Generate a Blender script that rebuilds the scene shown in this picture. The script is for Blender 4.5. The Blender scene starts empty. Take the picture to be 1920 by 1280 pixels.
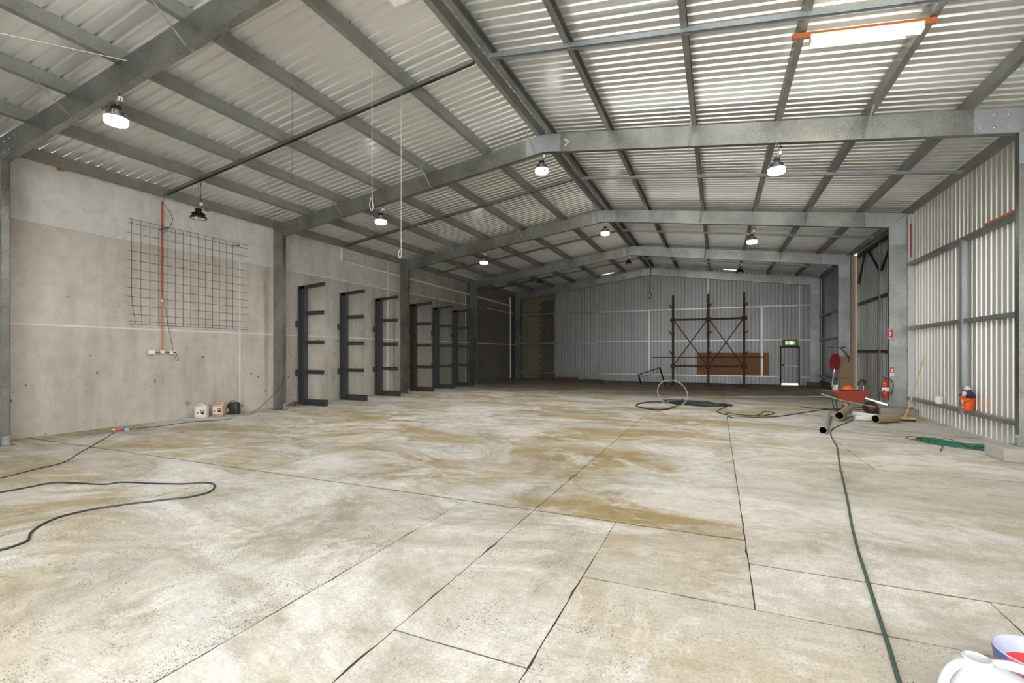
import bpy, bmesh, math, random
from mathutils import Vector, Matrix
random.seed(7)
S = bpy.context.scene
COL = S.collection

# ------------------------------------------------------------------ camera
F_PX, CY, YAW, CAM_H = 882.7, 661.6, math.radians(23.59), 1.7
cam = bpy.data.cameras.new('camera'); cam_ob = bpy.data.objects.new('camera', cam); COL.objects.link(cam_ob)
cam.sensor_width = 36.0; cam.lens = 36.0 * F_PX / 1920; cam.shift_y = (CY - 640) / 1920
cam.clip_start = 0.05; cam.clip_end = 300
cam_ob.location = (0, 0, CAM_H); cam_ob.rotation_euler = (math.radians(90), 0, YAW)
S.camera = cam_ob
# ------------------------------------------------------------------ light
SKY, SUN, LAMP, TUBE = 5.6, 9.0, 62.0, 40.0
w = bpy.data.worlds.new('sky'); S.world = w; w.use_nodes = True
bg = w.node_tree.nodes['Background']; bg.inputs[0].default_value = (0.95, 0.975, 1.0, 1); bg.inputs[1].default_value = SKY
sun = bpy.data.lights.new('sun', 'SUN'); sun.energy = SUN; sun.angle = 0.02; sun.color = (1, .95, .87)
sun_ob = bpy.data.objects.new('sun', sun); COL.objects.link(sun_ob)
sun_ob.rotation_euler = Vector((-0.72, -0.36, -0.60)).to_track_quat('-Z', 'Y').to_euler()
vs = S.view_settings
vs.view_transform = 'Standard'; vs.look = 'None'; vs.gamma = 1; vs.use_curve_mapping = False
vs.exposure = 0.5

# ------------------------------------------------------------------ pixel -> place
_c, _s = math.cos(YAW), math.sin(YAW)
FW, RT = Vector((-_s, _c, 0)), Vector((_c, _s, 0)); CAMP = Vector((0, 0, CAM_H))
def ray(u, v): return FW + RT * ((u - 960) / F_PX) + Vector((0, 0, 1)) * ((CY - v) / F_PX)
def pz(u, v, z=0.0): d = ray(u, v); return CAMP + d * ((z - CAM_H) / d.z)
def px(u, v, X): d = ray(u, v); return CAMP + d * (X / d.x)
def py(u, v, Y): d = ray(u, v); return CAMP + d * (Y / d.y)

# ------------------------------------------------------------------ materials
def srgb(r, g, b):
    f = lambda c: (c / 255 / 12.92) if c / 255 <= 0.04045 else ((c / 255 + 0.055) / 1.055) ** 2.4
    return (f(r), f(g), f(b), 1)
class NT:
    def __init__(s, name):
        s.m = bpy.data.materials.new(name); s.m.use_nodes = True
        s.t = s.m.node_tree; s.b = s.t.nodes['Principled BSDF']
    def n(s, typ, **kw):
        x = s.t.nodes.new(typ)
        for k, v in kw.items():
            if isinstance(k, str) and hasattr(x, k): setattr(x, k, v)
        return x
    def l(s, a, b): s.t.links.new(a, b)
    def pos(s, scale=(1, 1, 1), obj=False, rot=(0, 0, 0)):
        mp = s.n('ShaderNodeMapping'); mp.inputs['Scale'].default_value = scale; mp.inputs['Rotation'].default_value = rot
        if obj: s.l(s.n('ShaderNodeTexCoord').outputs['Object'], mp.inputs[0])
        else: s.l(s.n('ShaderNodeNewGeometry').outputs['Position'], mp.inputs[0])
        return mp.outputs[0]
    def noise(s, vec, scale, detail=6, rough=.6, dist=0):
        x = s.n('ShaderNodeTexNoise'); s.l(vec, x.inputs['Vector'])
        x.inputs['Scale'].default_value = scale; x.inputs['Detail'].default_value = detail
        x.inputs['Roughness'].default_value = rough; x.inputs['Distortion'].default_value = dist
        return x.outputs['Fac']
    def ramp(s, fac, p0, p1, c0=(0, 0, 0, 1), c1=(1, 1, 1, 1)):
        x = s.n('ShaderNodeValToRGB'); s.l(fac, x.inputs[0])
        e = x.color_ramp.elements; e[0].position = p0; e[1].position = p1; e[0].color = c0; e[1].color = c1
        return x.outputs[0]
    def mix(s, fac, a, b, mode='MIX'):
        x = s.n('ShaderNodeMix', data_type='RGBA', blend_type=mode)
        for sock, val in ((x.inputs[0], fac), (x.inputs[6], a), (x.inputs[7], b)):
            if hasattr(val, 'is_output'): s.l(val, sock)
            else: sock.default_value = val
        return x.outputs[2]
    def mul(s, a, b):
        x = s.n('ShaderNodeMath', operation='MULTIPLY')
        for sock, val in ((x.inputs[0], a), (x.inputs[1], b)):
            if hasattr(val, 'is_output'): s.l(val, sock)
            else: sock.default_value = val
        return x.outputs[0]
    def bump(s, h, strength=.3, dist=.01):
        x = s.n('ShaderNodeBump'); x.inputs['Strength'].default_value = strength; x.inputs['Distance'].default_value = dist
        s.l(h, x.inputs['Height']); s.l(x.outputs[0], s.b.inputs['Normal'])
    def set(s, col=None, rough=.5, metal=0, spec=.5):
        if col is not None:
            if hasattr(col, 'is_output'): s.l(col, s.b.inputs['Base Color'])
            else: s.b.inputs['Base Color'].default_value = col
        if hasattr(rough, 'is_output'): s.l(rough, s.b.inputs['Roughness'])
        else: s.b.inputs['Roughness'].default_value = rough
        s.b.inputs['Metallic'].default_value = metal
        s.b.inputs['Specular IOR Level'].default_value = spec
        return s.m
M = {}
def plain(name, rgb, rough=.5, metal=0, vary=.12, scale=14):
    t = NT(name); c = srgb(*rgb); k = 1 - vary
    nf = t.noise(t.pos(obj=True), scale, 4)
    M[name] = t.set(t.mix(nf, (c[0] * k * .9, c[1] * k * .9, c[2] * k * .9, 1), (min(1, c[0] * (1 + vary)), min(1, c[1] * (1 + vary)), min(1, c[2] * (1 + vary)), 1)), rough, metal)
    return M[name]
def galv(name, lo, hi, rough=.42, metal=.75, spangle=70):
    t = NT(name); p = t.pos()
    v = t.n('ShaderNodeTexVoronoi'); t.l(p, v.inputs['Vector']); v.inputs['Scale'].default_value = spangle
    sp = t.ramp(v.outputs['Color'], .1, .9)
    big = t.noise(p, 1.3, 5)
    f = t.mix(.5, sp, t.ramp(big, .35, .65))
    c = t.mix(f, srgb(*lo), srgb(*hi))
    M[name] = t.set(c, t.ramp(sp, 0, 1, (rough - .08,) * 3 + (1,), (rough + .1,) * 3 + (1,)), metal)
galv('galvanised', (122, 124, 121), (182, 184, 181), .36, 1.0)
galv('galvanised_purlin', (122, 124, 120), (160, 162, 158), .5, .6, 90)
galv('galvanised_bright', (150, 156, 160), (196, 202, 206), .38, .7)
def sheet_mat(name, lo, hi, rough, metal, along, dirt=.25):
    t = NT(name); P = t.pos(along)
    base = t.mix(t.noise(P, 1.6, 6, .6), srgb(*lo), srgb(*hi))
    spots = t.ramp(t.noise(t.pos(), 5.5, 8, .75), .62, .74)
    base = t.mix(t.mul(spots, dirt), base, srgb(110, 104, 90))
    M[name] = t.set(base, rough, metal)
sheet_mat('zinc_sheet', (228, 229, 228), (244, 245, 244), .28, .66, (.3, 1.4, 1))
sheet_mat('wall_sheet', (204, 202, 194), (224, 222, 214), .4, .45, (1, 1.4, .25), .08)
sheet_mat('end_sheet', (136, 136, 134), (164, 164, 162), .42, .45, (1.4, 1.4, .25), .12)

def floor_mat():
    t = NT('slab_concrete'); P = t.pos()
    xs = t.pos((.42, 1.0, 1), rot=(0, 0, .12))                    # stains drawn out across the shed
    sx = t.n('ShaderNodeSeparateXYZ'); t.l(P, sx.inputs[0])
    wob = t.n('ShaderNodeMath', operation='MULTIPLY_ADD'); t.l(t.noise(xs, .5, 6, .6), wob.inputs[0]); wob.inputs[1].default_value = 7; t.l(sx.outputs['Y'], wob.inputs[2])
    damp_shade = t.n('ShaderNodeMapRange'); t.l(wob.outputs[0], damp_shade.inputs[0]); damp_shade.inputs[1].default_value = 21; damp_shade.inputs[2].default_value = 24.5
    base = t.mix(t.noise(P, 1.3, 12, .68), srgb(192, 189, 180), srgb(228, 226, 220))
    # ochre water stains, denser further in
    st = t.ramp(t.noise(xs, .42, 15, .72, 1.0), .40, .58)
    oi = t.n('ShaderNodeObjectInfo'); oc = t.n('ShaderNodeSeparateColor'); t.l(oi.outputs['Color'], oc.inputs[0])
    och, brt, spk = oc.outputs[0], oc.outputs[1], oc.outputs[2]
    base = t.mix(t.mul(st, och), base, srgb(168, 144, 92))
    st2 = t.ramp(t.noise(t.pos((.6, 1, 1), rot=(0, 0, -.3)), .9, 15, .76, 1.6), .50, .62)
    base = t.mix(t.mul(st2, t.mul(och, .7)), base, srgb(128, 106, 62))
    # chalky worn patches
    wh = t.ramp(t.noise(t.pos((.7, 1.0, 1), rot=(0, 0, -.4)), .6, 15, .78, .8), .48, .58)
    base = t.mix(t.mul(wh, .75), base, srgb(238, 235, 229))
    # grey wet marks
    gy = t.ramp(t.noise(t.pos((1.1, .8, 1), rot=(0, 0, .5)), .5, 14, .74, .8), .54, .66)
    base = t.mix(t.mul(gy, .55), base, srgb(128, 124, 114))
    # mud and moisture at the far end, with some of its shade painted in
    base = t.mix(t.mul(damp_shade.outputs[0], .62), base, srgb(96, 82, 56))
    # scratches and drag marks
    sc = t.ramp(t.noise(t.pos((.5, 7, 1), rot=(0, 0, .25)), 1.4, 8, .75, .4), .60, .68)
    base = t.mix(t.mul(sc, .35), base, srgb(112, 92, 64))
    sc2 = t.ramp(t.noise(t.pos((.6, 6, 1), rot=(0, 0, -.1)), 1.8, 8, .75, .4), .61, .69)
    base = t.mix(t.mul(sc2, .45), base, srgb(244, 240, 232))
    # grain and pits
    gr = t.noise(P, 55, 5, .75)
    base = t.mix(t.ramp(gr, .38, .62), t.mix(.34, base, srgb(98, 86, 70)), base)
    blo = t.noise(P, 7, 10, .78, .3)
    base = t.mix(t.ramp(blo, .40, .58), t.mix(.24, base, srgb(140, 128, 98)), base)
    area = t.ramp(t.noise(t.pos((.8, .42, 1), rot=(0, 0, .45)), .5, 8, .66), .48, .58)
    for sc_, th, k in ((40, .16, .8), (16, .06, .95), (70, .22, .7)):
        v = t.n('ShaderNodeTexVoronoi'); t.l(P, v.inputs['Vector']); v.inputs['Scale'].default_value = sc_
        pit = t.ramp(v.outputs['Distance'], th, th + .06, (1, 1, 1, 1), (0, 0, 0, 1))
        gate = t.ramp(t.noise(P, 3.1 if sc_ != 17 else 1.2, 4, .6), .46, .56)
        base = t.mix(t.mul(t.mul(t.mul(pit, t.mix(.6, area, spk)), gate), t.mul(spk, k * 1.9)), base, srgb(84, 76, 66))
    # each slab has its own tone
    base = t.mix(1.0, base, brt, 'MULTIPLY')
    t.bump(t.mix(.5, gr, t.noise(P, 9, 6)), .25, .006)
    M['slab'] = t.set(base, t.ramp(t.noise(xs, 1.5, 5), .3, .7, (.5,) * 3 + (1,), (.85,) * 3 + (1,)), 0, .35)
floor_mat()
def wall_conc(name, lo, hi, pits=.8, streak=.35):
    t = NT(name); P = t.pos()
    base = t.mix(t.noise(P, .55, 9, .62, .4), srgb(*lo), srgb(*hi))
    vs_ = t.ramp(t.noise(t.pos((1, 1.6, .22)), 1.3, 6, .6), .5, .72)
    base = t.mix(t.mul(vs_, streak), base, srgb(118, 104, 88))
    bl = t.ramp(t.noise(P, 2.4, 8, .7), .56, .72)
    base = t.mix(t.mul(bl, .35), base, srgb(206, 202, 192))
    v = t.n('ShaderNodeTexVoronoi'); t.l(P, v.inputs['Vector']); v.inputs['Scale'].default_value = 3.0
    pit = t.ramp(v.outputs['Distance'], .065, .10, (1, 1, 1, 1), (0, 0, 0, 1))
    pa = t.ramp(t.noise(P, .9, 3), .40, .5)
    base = t.mix(t.mul(t.mul(pit, pa), pits), base, srgb(48, 42, 36))
    v2 = t.n('ShaderNodeTexVoronoi'); t.l(P, v2.inputs['Vector']); v2.inputs['Scale'].default_value = 9
    pit2 = t.ramp(v2.outputs['Distance'], .07, .12, (1, 1, 1, 1), (0, 0, 0, 1))
    base = t.mix(t.mul(t.mul(pit2, pa), pits * .6), base, srgb(64, 56, 48))
    # mottling, and an uneven darkening in vertical runs towards the far end
    mot = t.ramp(t.noise(P, 4.2, 10, .72), .42, .68)
    base = t.mix(t.mul(mot, .26), base, srgb(128, 120, 106))
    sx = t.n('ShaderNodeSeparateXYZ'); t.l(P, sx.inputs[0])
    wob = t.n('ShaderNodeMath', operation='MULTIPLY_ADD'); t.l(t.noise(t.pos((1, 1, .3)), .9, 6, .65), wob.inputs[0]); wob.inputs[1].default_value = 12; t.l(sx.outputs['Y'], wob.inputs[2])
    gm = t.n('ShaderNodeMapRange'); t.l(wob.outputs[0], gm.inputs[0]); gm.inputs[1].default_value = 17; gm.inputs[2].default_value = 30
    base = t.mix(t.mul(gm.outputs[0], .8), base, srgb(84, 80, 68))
    for (u, v_, ry, rz, col, k) in ((290, 715, .09, .16, (84, 66, 50), .85), (352, 756, .22, .2, (78, 76, 62), .7), (385, 520, .16, .75, (140, 116, 98), .55), (372, 716, .1, .07, (120, 98, 78), .5), (735, 690, .5, .9, (96, 90, 78), .45), (625, 700, .45, .8, (104, 98, 86), .4)):
        q = px(u, v_, -12.69); d = t.n('ShaderNodeVectorMath', operation='DISTANCE')
        mp = t.n('ShaderNodeMapping'); t.l(P, mp.inputs[0]); mp.inputs['Scale'].default_value = (0, 1 / ry, 1 / rz); t.l(mp.outputs[0], d.inputs[0]); d.inputs[1].default_value = (0, q.y / ry, q.z / rz)
        dd = t.n('ShaderNodeMath', operation='MULTIPLY_ADD'); t.l(t.noise(P, 5, 6, .7), dd.inputs[0]); dd.inputs[1].default_value = 1.1; t.l(d.outputs['Value'], dd.inputs[2])
        base = t.mix(t.mul(t.ramp(dd.outputs[0], .55, 1.5, (1, 1, 1, 1), (0, 0, 0, 1)), k), base, srgb(*col))
    oi = t.n('ShaderNodeObjectInfo')
    base = t.mix(.25, base, t.mix(oi.outputs['Random'], (.8, .79, .77, 1), (1, 1, 1, 1)), 'MULTIPLY')
    t.bump(t.noise(P, 22, 6), .2, .008)
    M[name] = t.set(base, .85, 0, .25)
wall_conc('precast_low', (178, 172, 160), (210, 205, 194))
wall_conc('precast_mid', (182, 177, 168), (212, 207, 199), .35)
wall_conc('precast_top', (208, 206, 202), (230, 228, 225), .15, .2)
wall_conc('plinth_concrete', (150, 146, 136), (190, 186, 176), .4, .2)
plain('joint_dark', (112, 100, 80), .95)
plain('sealant', (222, 218, 212), .6)
plain('outside_concrete', (206, 204, 198), .9, 0, .06, 2)
plain('timber_orange', (186, 112, 62), .65)
plain('timber_pale', (196, 168, 138), .7)
plain('plywood', (156, 104, 52), .6)
plain('board_tan', (150, 132, 100), .7)
plain('brown_flashing', (122, 104, 88), .6)
plain('white_flashing', (206, 206, 212), .45)
plain('rack_black', (70, 72, 74), .5, .2)
plain('rack_brown', (74, 66, 54), .6, .2)
plain('rust', (78, 52, 44), .8, .1, .35, 30)
plain('black_plastic', (24, 24, 25), .4)
plain('dark_steel', (44, 44, 44), .5, .5)
plain('chrome', (200, 202, 204), .25, .9)
plain('white_plastic', (232, 230, 224), .35)
plain('cream_plastic', (226, 214, 200), .4)
plain('pink_plastic', (204, 166, 148), .4)
plain('pvc_white', (224, 222, 214), .4)
plain('pvc_grey', (168, 164, 154), .5)
plain('pvc_brown', (156, 140, 112), .6)
plain('red_paint', (186, 34, 28), .4)
plain('conduit_red', (178, 60, 50), .5)
plain('conduit_orange', (206, 122, 84), .5)
plain('orange_plastic', (238, 98, 32), .4)
plain('yellow_plastic', (214, 168, 40), .45)
plain('green_hose', (24, 100, 74), .45)
plain('dark_green_hose', (42, 74, 56), .5)
plain('black_hose', (44, 48, 50), .5)
plain('grey_hose', (150, 146, 136), .5)
plain('black_can', (38, 44, 44), .4)
plain('barrow_red', (168, 70, 48), .55, .1)
plain('galv_tub', (130, 138, 142), .4, .6)
plain('label_dark', (62, 58, 40), .5)
plain('green_sign', (60, 150, 60), .4)
plain('tub_blue', (178, 184, 206), .4)
plain('tub_red', (224, 34, 22), .4)
plain('rag_navy', (48, 52, 84), .8)
plain('rag_red', (150, 28, 34), .7)
plain('rag_white', (220, 214, 208), .8)
plain('leaf', (116, 98, 80), .8, 0, .4, 40)
plain('broom_wood', (208, 164, 112), .6)
plain('block_grey', (88, 84, 70), .9, 0, .2, 6)
plain('block_pale', (118, 115, 92), .9, 0, .15, 6)
plain('wire', (60, 54, 48), .6, .4)
plain('container_plastic', (188, 189, 188), .35, 0, .03)
plain('rope_white', (214, 212, 204), .7)
plain('rope_dark', (66, 62, 56), .7)
plain('spray_white', (226, 228, 228), .7)
t = NT('tub_print'); v = t.n('ShaderNodeTexVoronoi'); t.l(t.pos(obj=True), v.inputs['Vector']); v.inputs['Scale'].default_value = 16
sep = t.n('ShaderNodeSeparateColor'); t.l(v.outputs['Color'], sep.inputs[0])
M['tub_print'] = t.set(t.mix(t.ramp(sep.outputs[0], .45, .5), srgb(92, 104, 160), srgb(214, 84, 112)), .4)
def emis(name, rgb, strength, base=(1, 1, 1, 1)):
    t = NT(name); t.set(base, .4); t.b.inputs['Emission Color'].default_value = srgb(*rgb); t.b.inputs['Emission Strength'].default_value = strength
    M[name] = t.m
emis('lamp_lit', (255, 252, 246), 6)
emis('tube_lit', (255, 246, 222), 22)
emis('exit_green', (70, 200, 80), .9, srgb(60, 150, 60))
emis('exit_white', (235, 255, 235), 1.1)
plain('lamp_lens', (206, 206, 200), .25)

# ------------------------------------------------------------------ mesh helpers
class MB:
    def __init__(s): s.v = []; s.f = []
    def add(s, vs_, fs):
        o = len(s.v); s.v += [tuple(p) for p in vs_]; s.f += [tuple(i + o for i in f) for f in fs]; return s
    def box(s, x0, x1, y0, y1, z0, z1):
        return s.add([(x0, y0, z0), (x1, y0, z0), (x1, y1, z0), (x0, y1, z0), (x0, y0, z1), (x1, y0, z1), (x1, y1, z1), (x0, y1, z1)],
                     [(3, 2, 1, 0), (4, 5, 6, 7), (0, 1, 5, 4), (1, 2, 6, 5), (2, 3, 7, 6), (3, 0, 4, 7)])
    def prism(s, poly, axis, a, b):
        """extrude a 2-D polygon along an axis; poly in the two other axes, in order"""
        n = len(poly)
        def P(p, t):
            if axis == 'x': return (t, p[0], p[1])
            if axis == 'y': return (p[0], t, p[1])
            return (p[0], p[1], t)
        vs_ = [P(p, a) for p in poly] + [P(p, b) for p in poly]
        fs = [tuple(range(n))[::-1], tuple(range(n, 2 * n))] + [(i, (i + 1) % n, n + (i + 1) % n, n + i) for i in range(n)]
        return s.add(vs_, fs)
    def bar(s, a, b, w_, h, upv=(0, 0, 1)):
        a, b = Vector(a), Vector(b); d = (b - a).normalized(); u = Vector(upv)
        if abs(d.dot(u)) > .95: u = Vector((1, 0, 0))
        r = d.cross(u).normalized(); u = r.cross(d).normalized()
        c = [(-w_ / 2, -h / 2), (w_ / 2, -h / 2), (w_ / 2, h / 2), (-w_ / 2, h / 2)]
        vs_ = [a + r * x + u * y for x, y in c] + [b + r * x + u * y for x, y in c]
        return s.add(vs_, [(3, 2, 1, 0), (4, 5, 6, 7), (0, 1, 5, 4), (1, 2, 6, 5), (2, 3, 7, 6), (3, 0, 4, 7)])
    def tube(s, pts, r, seg=8, closed=False, cap=True):
        pts = [Vector(p) for p in pts]; n = len(pts); rr = r if isinstance(r, (list, tuple)) else [r] * n
        rings = []; prev = None
        for i, p in enumerate(pts):
            if closed: d = pts[(i + 1) % n] - pts[i - 1]
            else: d = pts[min(i + 1, n - 1)] - pts[max(i - 1, 0)]
            d = d.normalized() if d.length > 1e-9 else Vector((0, 0, 1))
            if prev is None:
                u = d.cross(Vector((0, 0, 1)))
                if u.length < .1: u = d.cross(Vector((1, 0, 0)))
            else: u = prev - d * prev.dot(d)
            u.normalize(); prev = u; w_ = d.cross(u)
            rings.append([p + (u * math.cos(2 * math.pi * k / seg) + w_ * math.sin(2 * math.pi * k / seg)) * rr[i] for k in range(seg)])
        vs_ = [q for R in rings for q in R]; fs = []
        for i in range(n if closed else n - 1):
            j = (i + 1) % n
            for k in range(seg): fs.append((i * seg + k, i * seg + (k + 1) % seg, j * seg + (k + 1) % seg, j * seg + k))
        if cap and not closed: fs += [tuple(range(seg))[::-1], tuple((n - 1) * seg + k for k in range(seg))]
        return s.add(vs_, fs)
    def lathe(s, prof, seg=24, c=(0, 0, 0), cap=True):
        vs_ = []; fs = []; n = len(prof)
        for r, z in prof:
            for k in range(seg): a = 2 * math.pi * k / seg; vs_.append((c[0] + r * math.cos(a), c[1] + r * math.sin(a), c[2] + z))
        for i in range(n - 1):
            for k in range(seg): fs.append((i * seg + k, i * seg + (k + 1) % seg, (i + 1) * seg + (k + 1) % seg, (i + 1) * seg + k))
        if cap: fs += [tuple(range(seg))[::-1], tuple((n - 1) * seg + k for k in range(seg))]
        return s.add(vs_, fs)
    def mesh(s, name, mat, smooth=False, bevel=0):
        me = bpy.data.meshes.new(name); me.from_pydata(s.v, [], s.f)
        bm = bmesh.new(); bm.from_mesh(me); bmesh.ops.recalc_face_normals(bm, faces=bm.faces)
        if bevel: bmesh.ops.bevel(bm, geom=list(bm.edges), offset=bevel, segments=2, affect='EDGES', profile=.6)
        bm.to_mesh(me); bm.free()
        if smooth:
            for p in me.polygons: p.use_smooth = True
            me.set_sharp_from_angle(angle=math.radians(40))
        me.materials.append(M[mat] if isinstance(mat, str) else mat)
        return me
def link(name, me, parent=None, loc=(0, 0, 0), rotz=0):
    o = bpy.data.objects.new(name, me); COL.objects.link(o); o.location = loc; o.rotation_euler = (0, 0, rotz)
    if parent is not None: o.parent = parent
    return o
def tag(o, label=None, cat=None, group=None, kind=None):
    for k, val in (('label', label), ('category', cat), ('group', group), ('kind', kind)):
        if val: o[k] = val
    return o
def thing(name, label, cat, loc=(0, 0, 0), rotz=0, group=None):
    o = bpy.data.objects.new(name, None); COL.objects.link(o); o.location = loc; o.rotation_euler = (0, 0, rotz); o.empty_display_size = .1
    return tag(o, label, cat, group)
def struct(name, loc=(0, 0, 0)):
    o = bpy.data.objects.new(name, None); COL.objects.link(o); o.location = loc; o['kind'] = 'structure'; return o
def part(name, mb, mat, parent, smooth=False, bevel=0, label=None):
    o = link(name, mb.mesh(name, mat, smooth, bevel), parent)
    if label: o['label'] = label
    return o
def copy_tree(o, parent=None):
    c = o.copy(); COL.objects.link(c); c.parent = parent
    for ch in list(o.children): copy_tree(ch, c)
    return c
def smooth_path(P, n=8, closed=False):
    P = [Vector(p) for p in P]; out = []; m = len(P)
    for i in range(m if closed else m - 1):
        g = (lambda k: P[k % m]) if closed else (lambda k: P[max(0, min(m - 1, k))])
        a, b, c, d = g(i - 1), g(i), g(i + 1), g(i + 2)
        for j in range(n):
            q = j / n
            out.append(.5 * ((2 * b) + (c - a) * q + (2 * a - 5 * b + 4 * c - d) * q * q + (3 * b - a - 3 * c + d) * q ** 3))
    if not closed: out.append(P[-1])
    return out

# ------------------------------------------------------------------ shed dimensions
XL, XR, XA = -11.93, 4.43, -3.67          # inner faces of columns, ridge
XLo, XRo = -12.33, 4.83
FY = [4.13, 10.17, 16.40, 22.51, 28.66]   # frames
XW, XC = -12.69, 4.97                     # concrete wall face, right cladding
YF, YE = -2.1, 28.98                      # open front, end cladding
SL = .1325
ZT = 6.713                                # rafter top at ridge
DR = .41                                  # rafter depth (vertical)
def ztop(X): return ZT - SL * abs(X - XA)
def zroof(X): return ztop(X) + .205
PITCH, RIB = .1905, .037
def profile(s0, s1, h=RIB, wall=False):
    pts = []; k = math.floor(s0 / PITCH)
    while k * PITCH < s1 + PITCH:
        for ds, hh in (((0, 0), (.138, 0), (.148, 1), (.178, 1), (.190, 0)) if wall else ((0, 0), (.122, 0), (.141, 1), (.171, 1), (.190, 0))):
            pts.append((k * PITCH + ds, hh * h))
        k += 1
    def at(s):
        for (a, ha), (b, hb) in zip(pts, pts[1:]):
            if a <= s <= b: return ha + (hb - ha) * ((s - a) / max(1e-9, b - a))
        return 0
    out = [(s0, at(s0))] + [p for p in pts if s0 + 1e-6 < p[0] < s1 - 1e-6] + [(s1, at(s1))]
    return out

# ------------------------------------------------------------------ floor
g = tag(link('ground', MB().box(-60, 60, -60, 80, -.30, -.14).mesh('ground', 'outside_concrete')), kind='structure')
fl = tag(link('floor', MB().box(-13.0, 5.4, -2.6, 30.2, -.14, -.016).mesh('floor', 'joint_dark')), kind='structure')
XM0, XM1 = -13.0, 5.15
slabs = [(XM0, -6.1, -2.6, 4.76), (-6.1, -2.66, -2.6, 4.76), (-2.66, -1.82, -2.6, 4.76), (-1.82, -.94, 2.36, 4.76), (-1.82, -.94, -2.6, 2.36),
         (-.94, .23, 3.5, 4.76), (-.94, 1.70, -2.6, 3.5), (.23, 1.70, 3.5, 4.25), (1.70, XM1, -2.6, 4.25), (.23, XM1, 4.25, 8.35),
         (XM0, -6.1, 4.76, 11.1), (-6.1, -1.82, 4.76, 11.1), (-1.82, .23, 4.76, 11.1), (.23, 2.1, 8.35, 11.1), (2.1, XM1, 8.35, 11.1)]
for ya, yb in ((11.1, 17.2), (17.2, 23.3), (23.3, 30.0)):
    for xa, xb in ((XM0, -6.1), (-6.1, -1.82), (-1.82, .23), (.23, XM1)): slabs.append((xa, xb, ya, yb))
def slab_mesh(x0, x1, y0, y1):
    # outline with slightly broken arrises
    pts = []
    def edge(a, b, nx, ny):
        n = max(2, int((Vector(b) - Vector(a)).length / .12))
        for i in range(n):
            q = i / n; j = random.uniform(0, .004) + (random.uniform(.004, .012) if random.random() < .10 else 0)
            pts.append((a[0] + (b[0] - a[0]) * q + nx * j, a[1] + (b[1] - a[1]) * q + ny * j))
    gy = lambda y: {4.76: .009, 4.25: .005, 3.5: .0018, 2.36: .004}.get(y, .002)
    gx = lambda x: {-1.82: .0018, .23: .0025}.get(x, .001)
    x0 += gx(x0); x1 -= gx(x1); y0 += gy(y0); y1 -= gy(y1)
    edge((x0, y0), (x1, y0), 0, 1); edge((x1, y0), (x1, y1), -1, 0); edge((x1, y1), (x0, y1), 0, -1); edge((x0, y1), (x0, y0), 1, 0)
    me = MB().prism(pts, 'z', -.016, 0).mesh('slab', 'slab'); me.materials.append(M['joint_dark'])
    for p in me.polygons:
        if abs(p.normal.z) < .5: p.material_index = 1
    return me
tones = [(.75, .9, .9), (.6, .92, 1), (.5, .95, .4), (.4, .97, .7), (.5, .95, .5), (.65, .95, .4), (.5, .97, .7), (.35, .98, .4), (.35, .98, .5), (.5, .95, .5),
         (.95, .93, .6), (.9, .92, .5), (1, .93, .35), (.65, .95, .3), (.5, .97, .3)] + [(.9, .95, .2), (.95, .95, .2), (1, .95, .2), (.8, .95, .2)] * 3
for sl, tn in zip(slabs, tones):
    o = link('slab', slab_mesh(*sl), fl); o.color = (*tn, 1)

# ------------------------------------------------------------------ left concrete wall
wl = struct('wall_left')
vj = [-2.3, 2.68, 9.35, 16.02, 22.69, 29.85]
for i in range(5):
    for (z0, z1, mt) in ((0, 2.27, 'precast_low'), (2.27, 4.37, 'precast_mid'), (4.37, 5.60, 'precast_top')):
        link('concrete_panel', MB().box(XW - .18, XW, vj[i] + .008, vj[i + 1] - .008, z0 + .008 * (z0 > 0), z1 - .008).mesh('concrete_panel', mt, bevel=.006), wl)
for z in (2.27, 4.37): part('joint_sealant', MB().tube([(XW - .004, vj[0], z), (XW - .004, vj[-1], z)], .024, 6), 'sealant', wl)
for y in vj[1:-1]: part('joint_sealant', MB().tube([(XW - .004, y, .02), (XW - .004, y, 5.58)], .02, 6), 'sealant', wl)
part('timber_plate', MB().box(XW - .16, XW + .012, vj[0], vj[-1], 5.60, 5.65), 'timber_pale', wl)
for q, (u, v) in enumerate(((115, 321), (388, 395))):
    p = px(u, v, XW + .06)
    tag(link('timber_packer', MB().box(-.09, .11, -.05, .05, -.03, .03).mesh('timber_packer', 'timber_orange', bevel=.004), loc=(XW + .09, p.y, 5.565)),
        ('short timber packer jutting from wall top near the first rafter', 'short timber packer jutting from wall top behind the unlit lamp')[q], 'timber', 'timber packers on the concrete wall')

# ------------------------------------------------------------------ roof
ce = struct('ceiling')
def roof_sheet(side):
    mb = MB(); pr = profile(0, .762 + .03)
    a, b = XA + side * .02, (XW - .25 if side < 0 else XC + .25)
    vs_ = []
    for s, h in pr:
        for X in (a, b): vs_.append((X, s, zroof(X) + h))
    n = len(pr); mb.add(vs_, [(2 * i, 2 * i + 1, 2 * i + 3, 2 * i + 2) for i in range(n - 1)])
    return mb.mesh('roof_sheet', 'zinc_sheet')
for side in (-1, 1):
    me = roof_sheet(side); k = 0; y = YF - .3
    while y < YE + .85:
        link('roof_sheet', me, ce, (0, y, .0015 * (k % 2))); y += .762; k += 1
part('ridge_cap', MB().prism([(XA - .18, zroof(XA - .18) + .034), (XA, zroof(XA) + .04), (XA + .18, zroof(XA + .18) + .034), (XA, zroof(XA) + .046)], 'y', YF - .3, YE + .9), 'zinc_sheet', ce)

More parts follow.
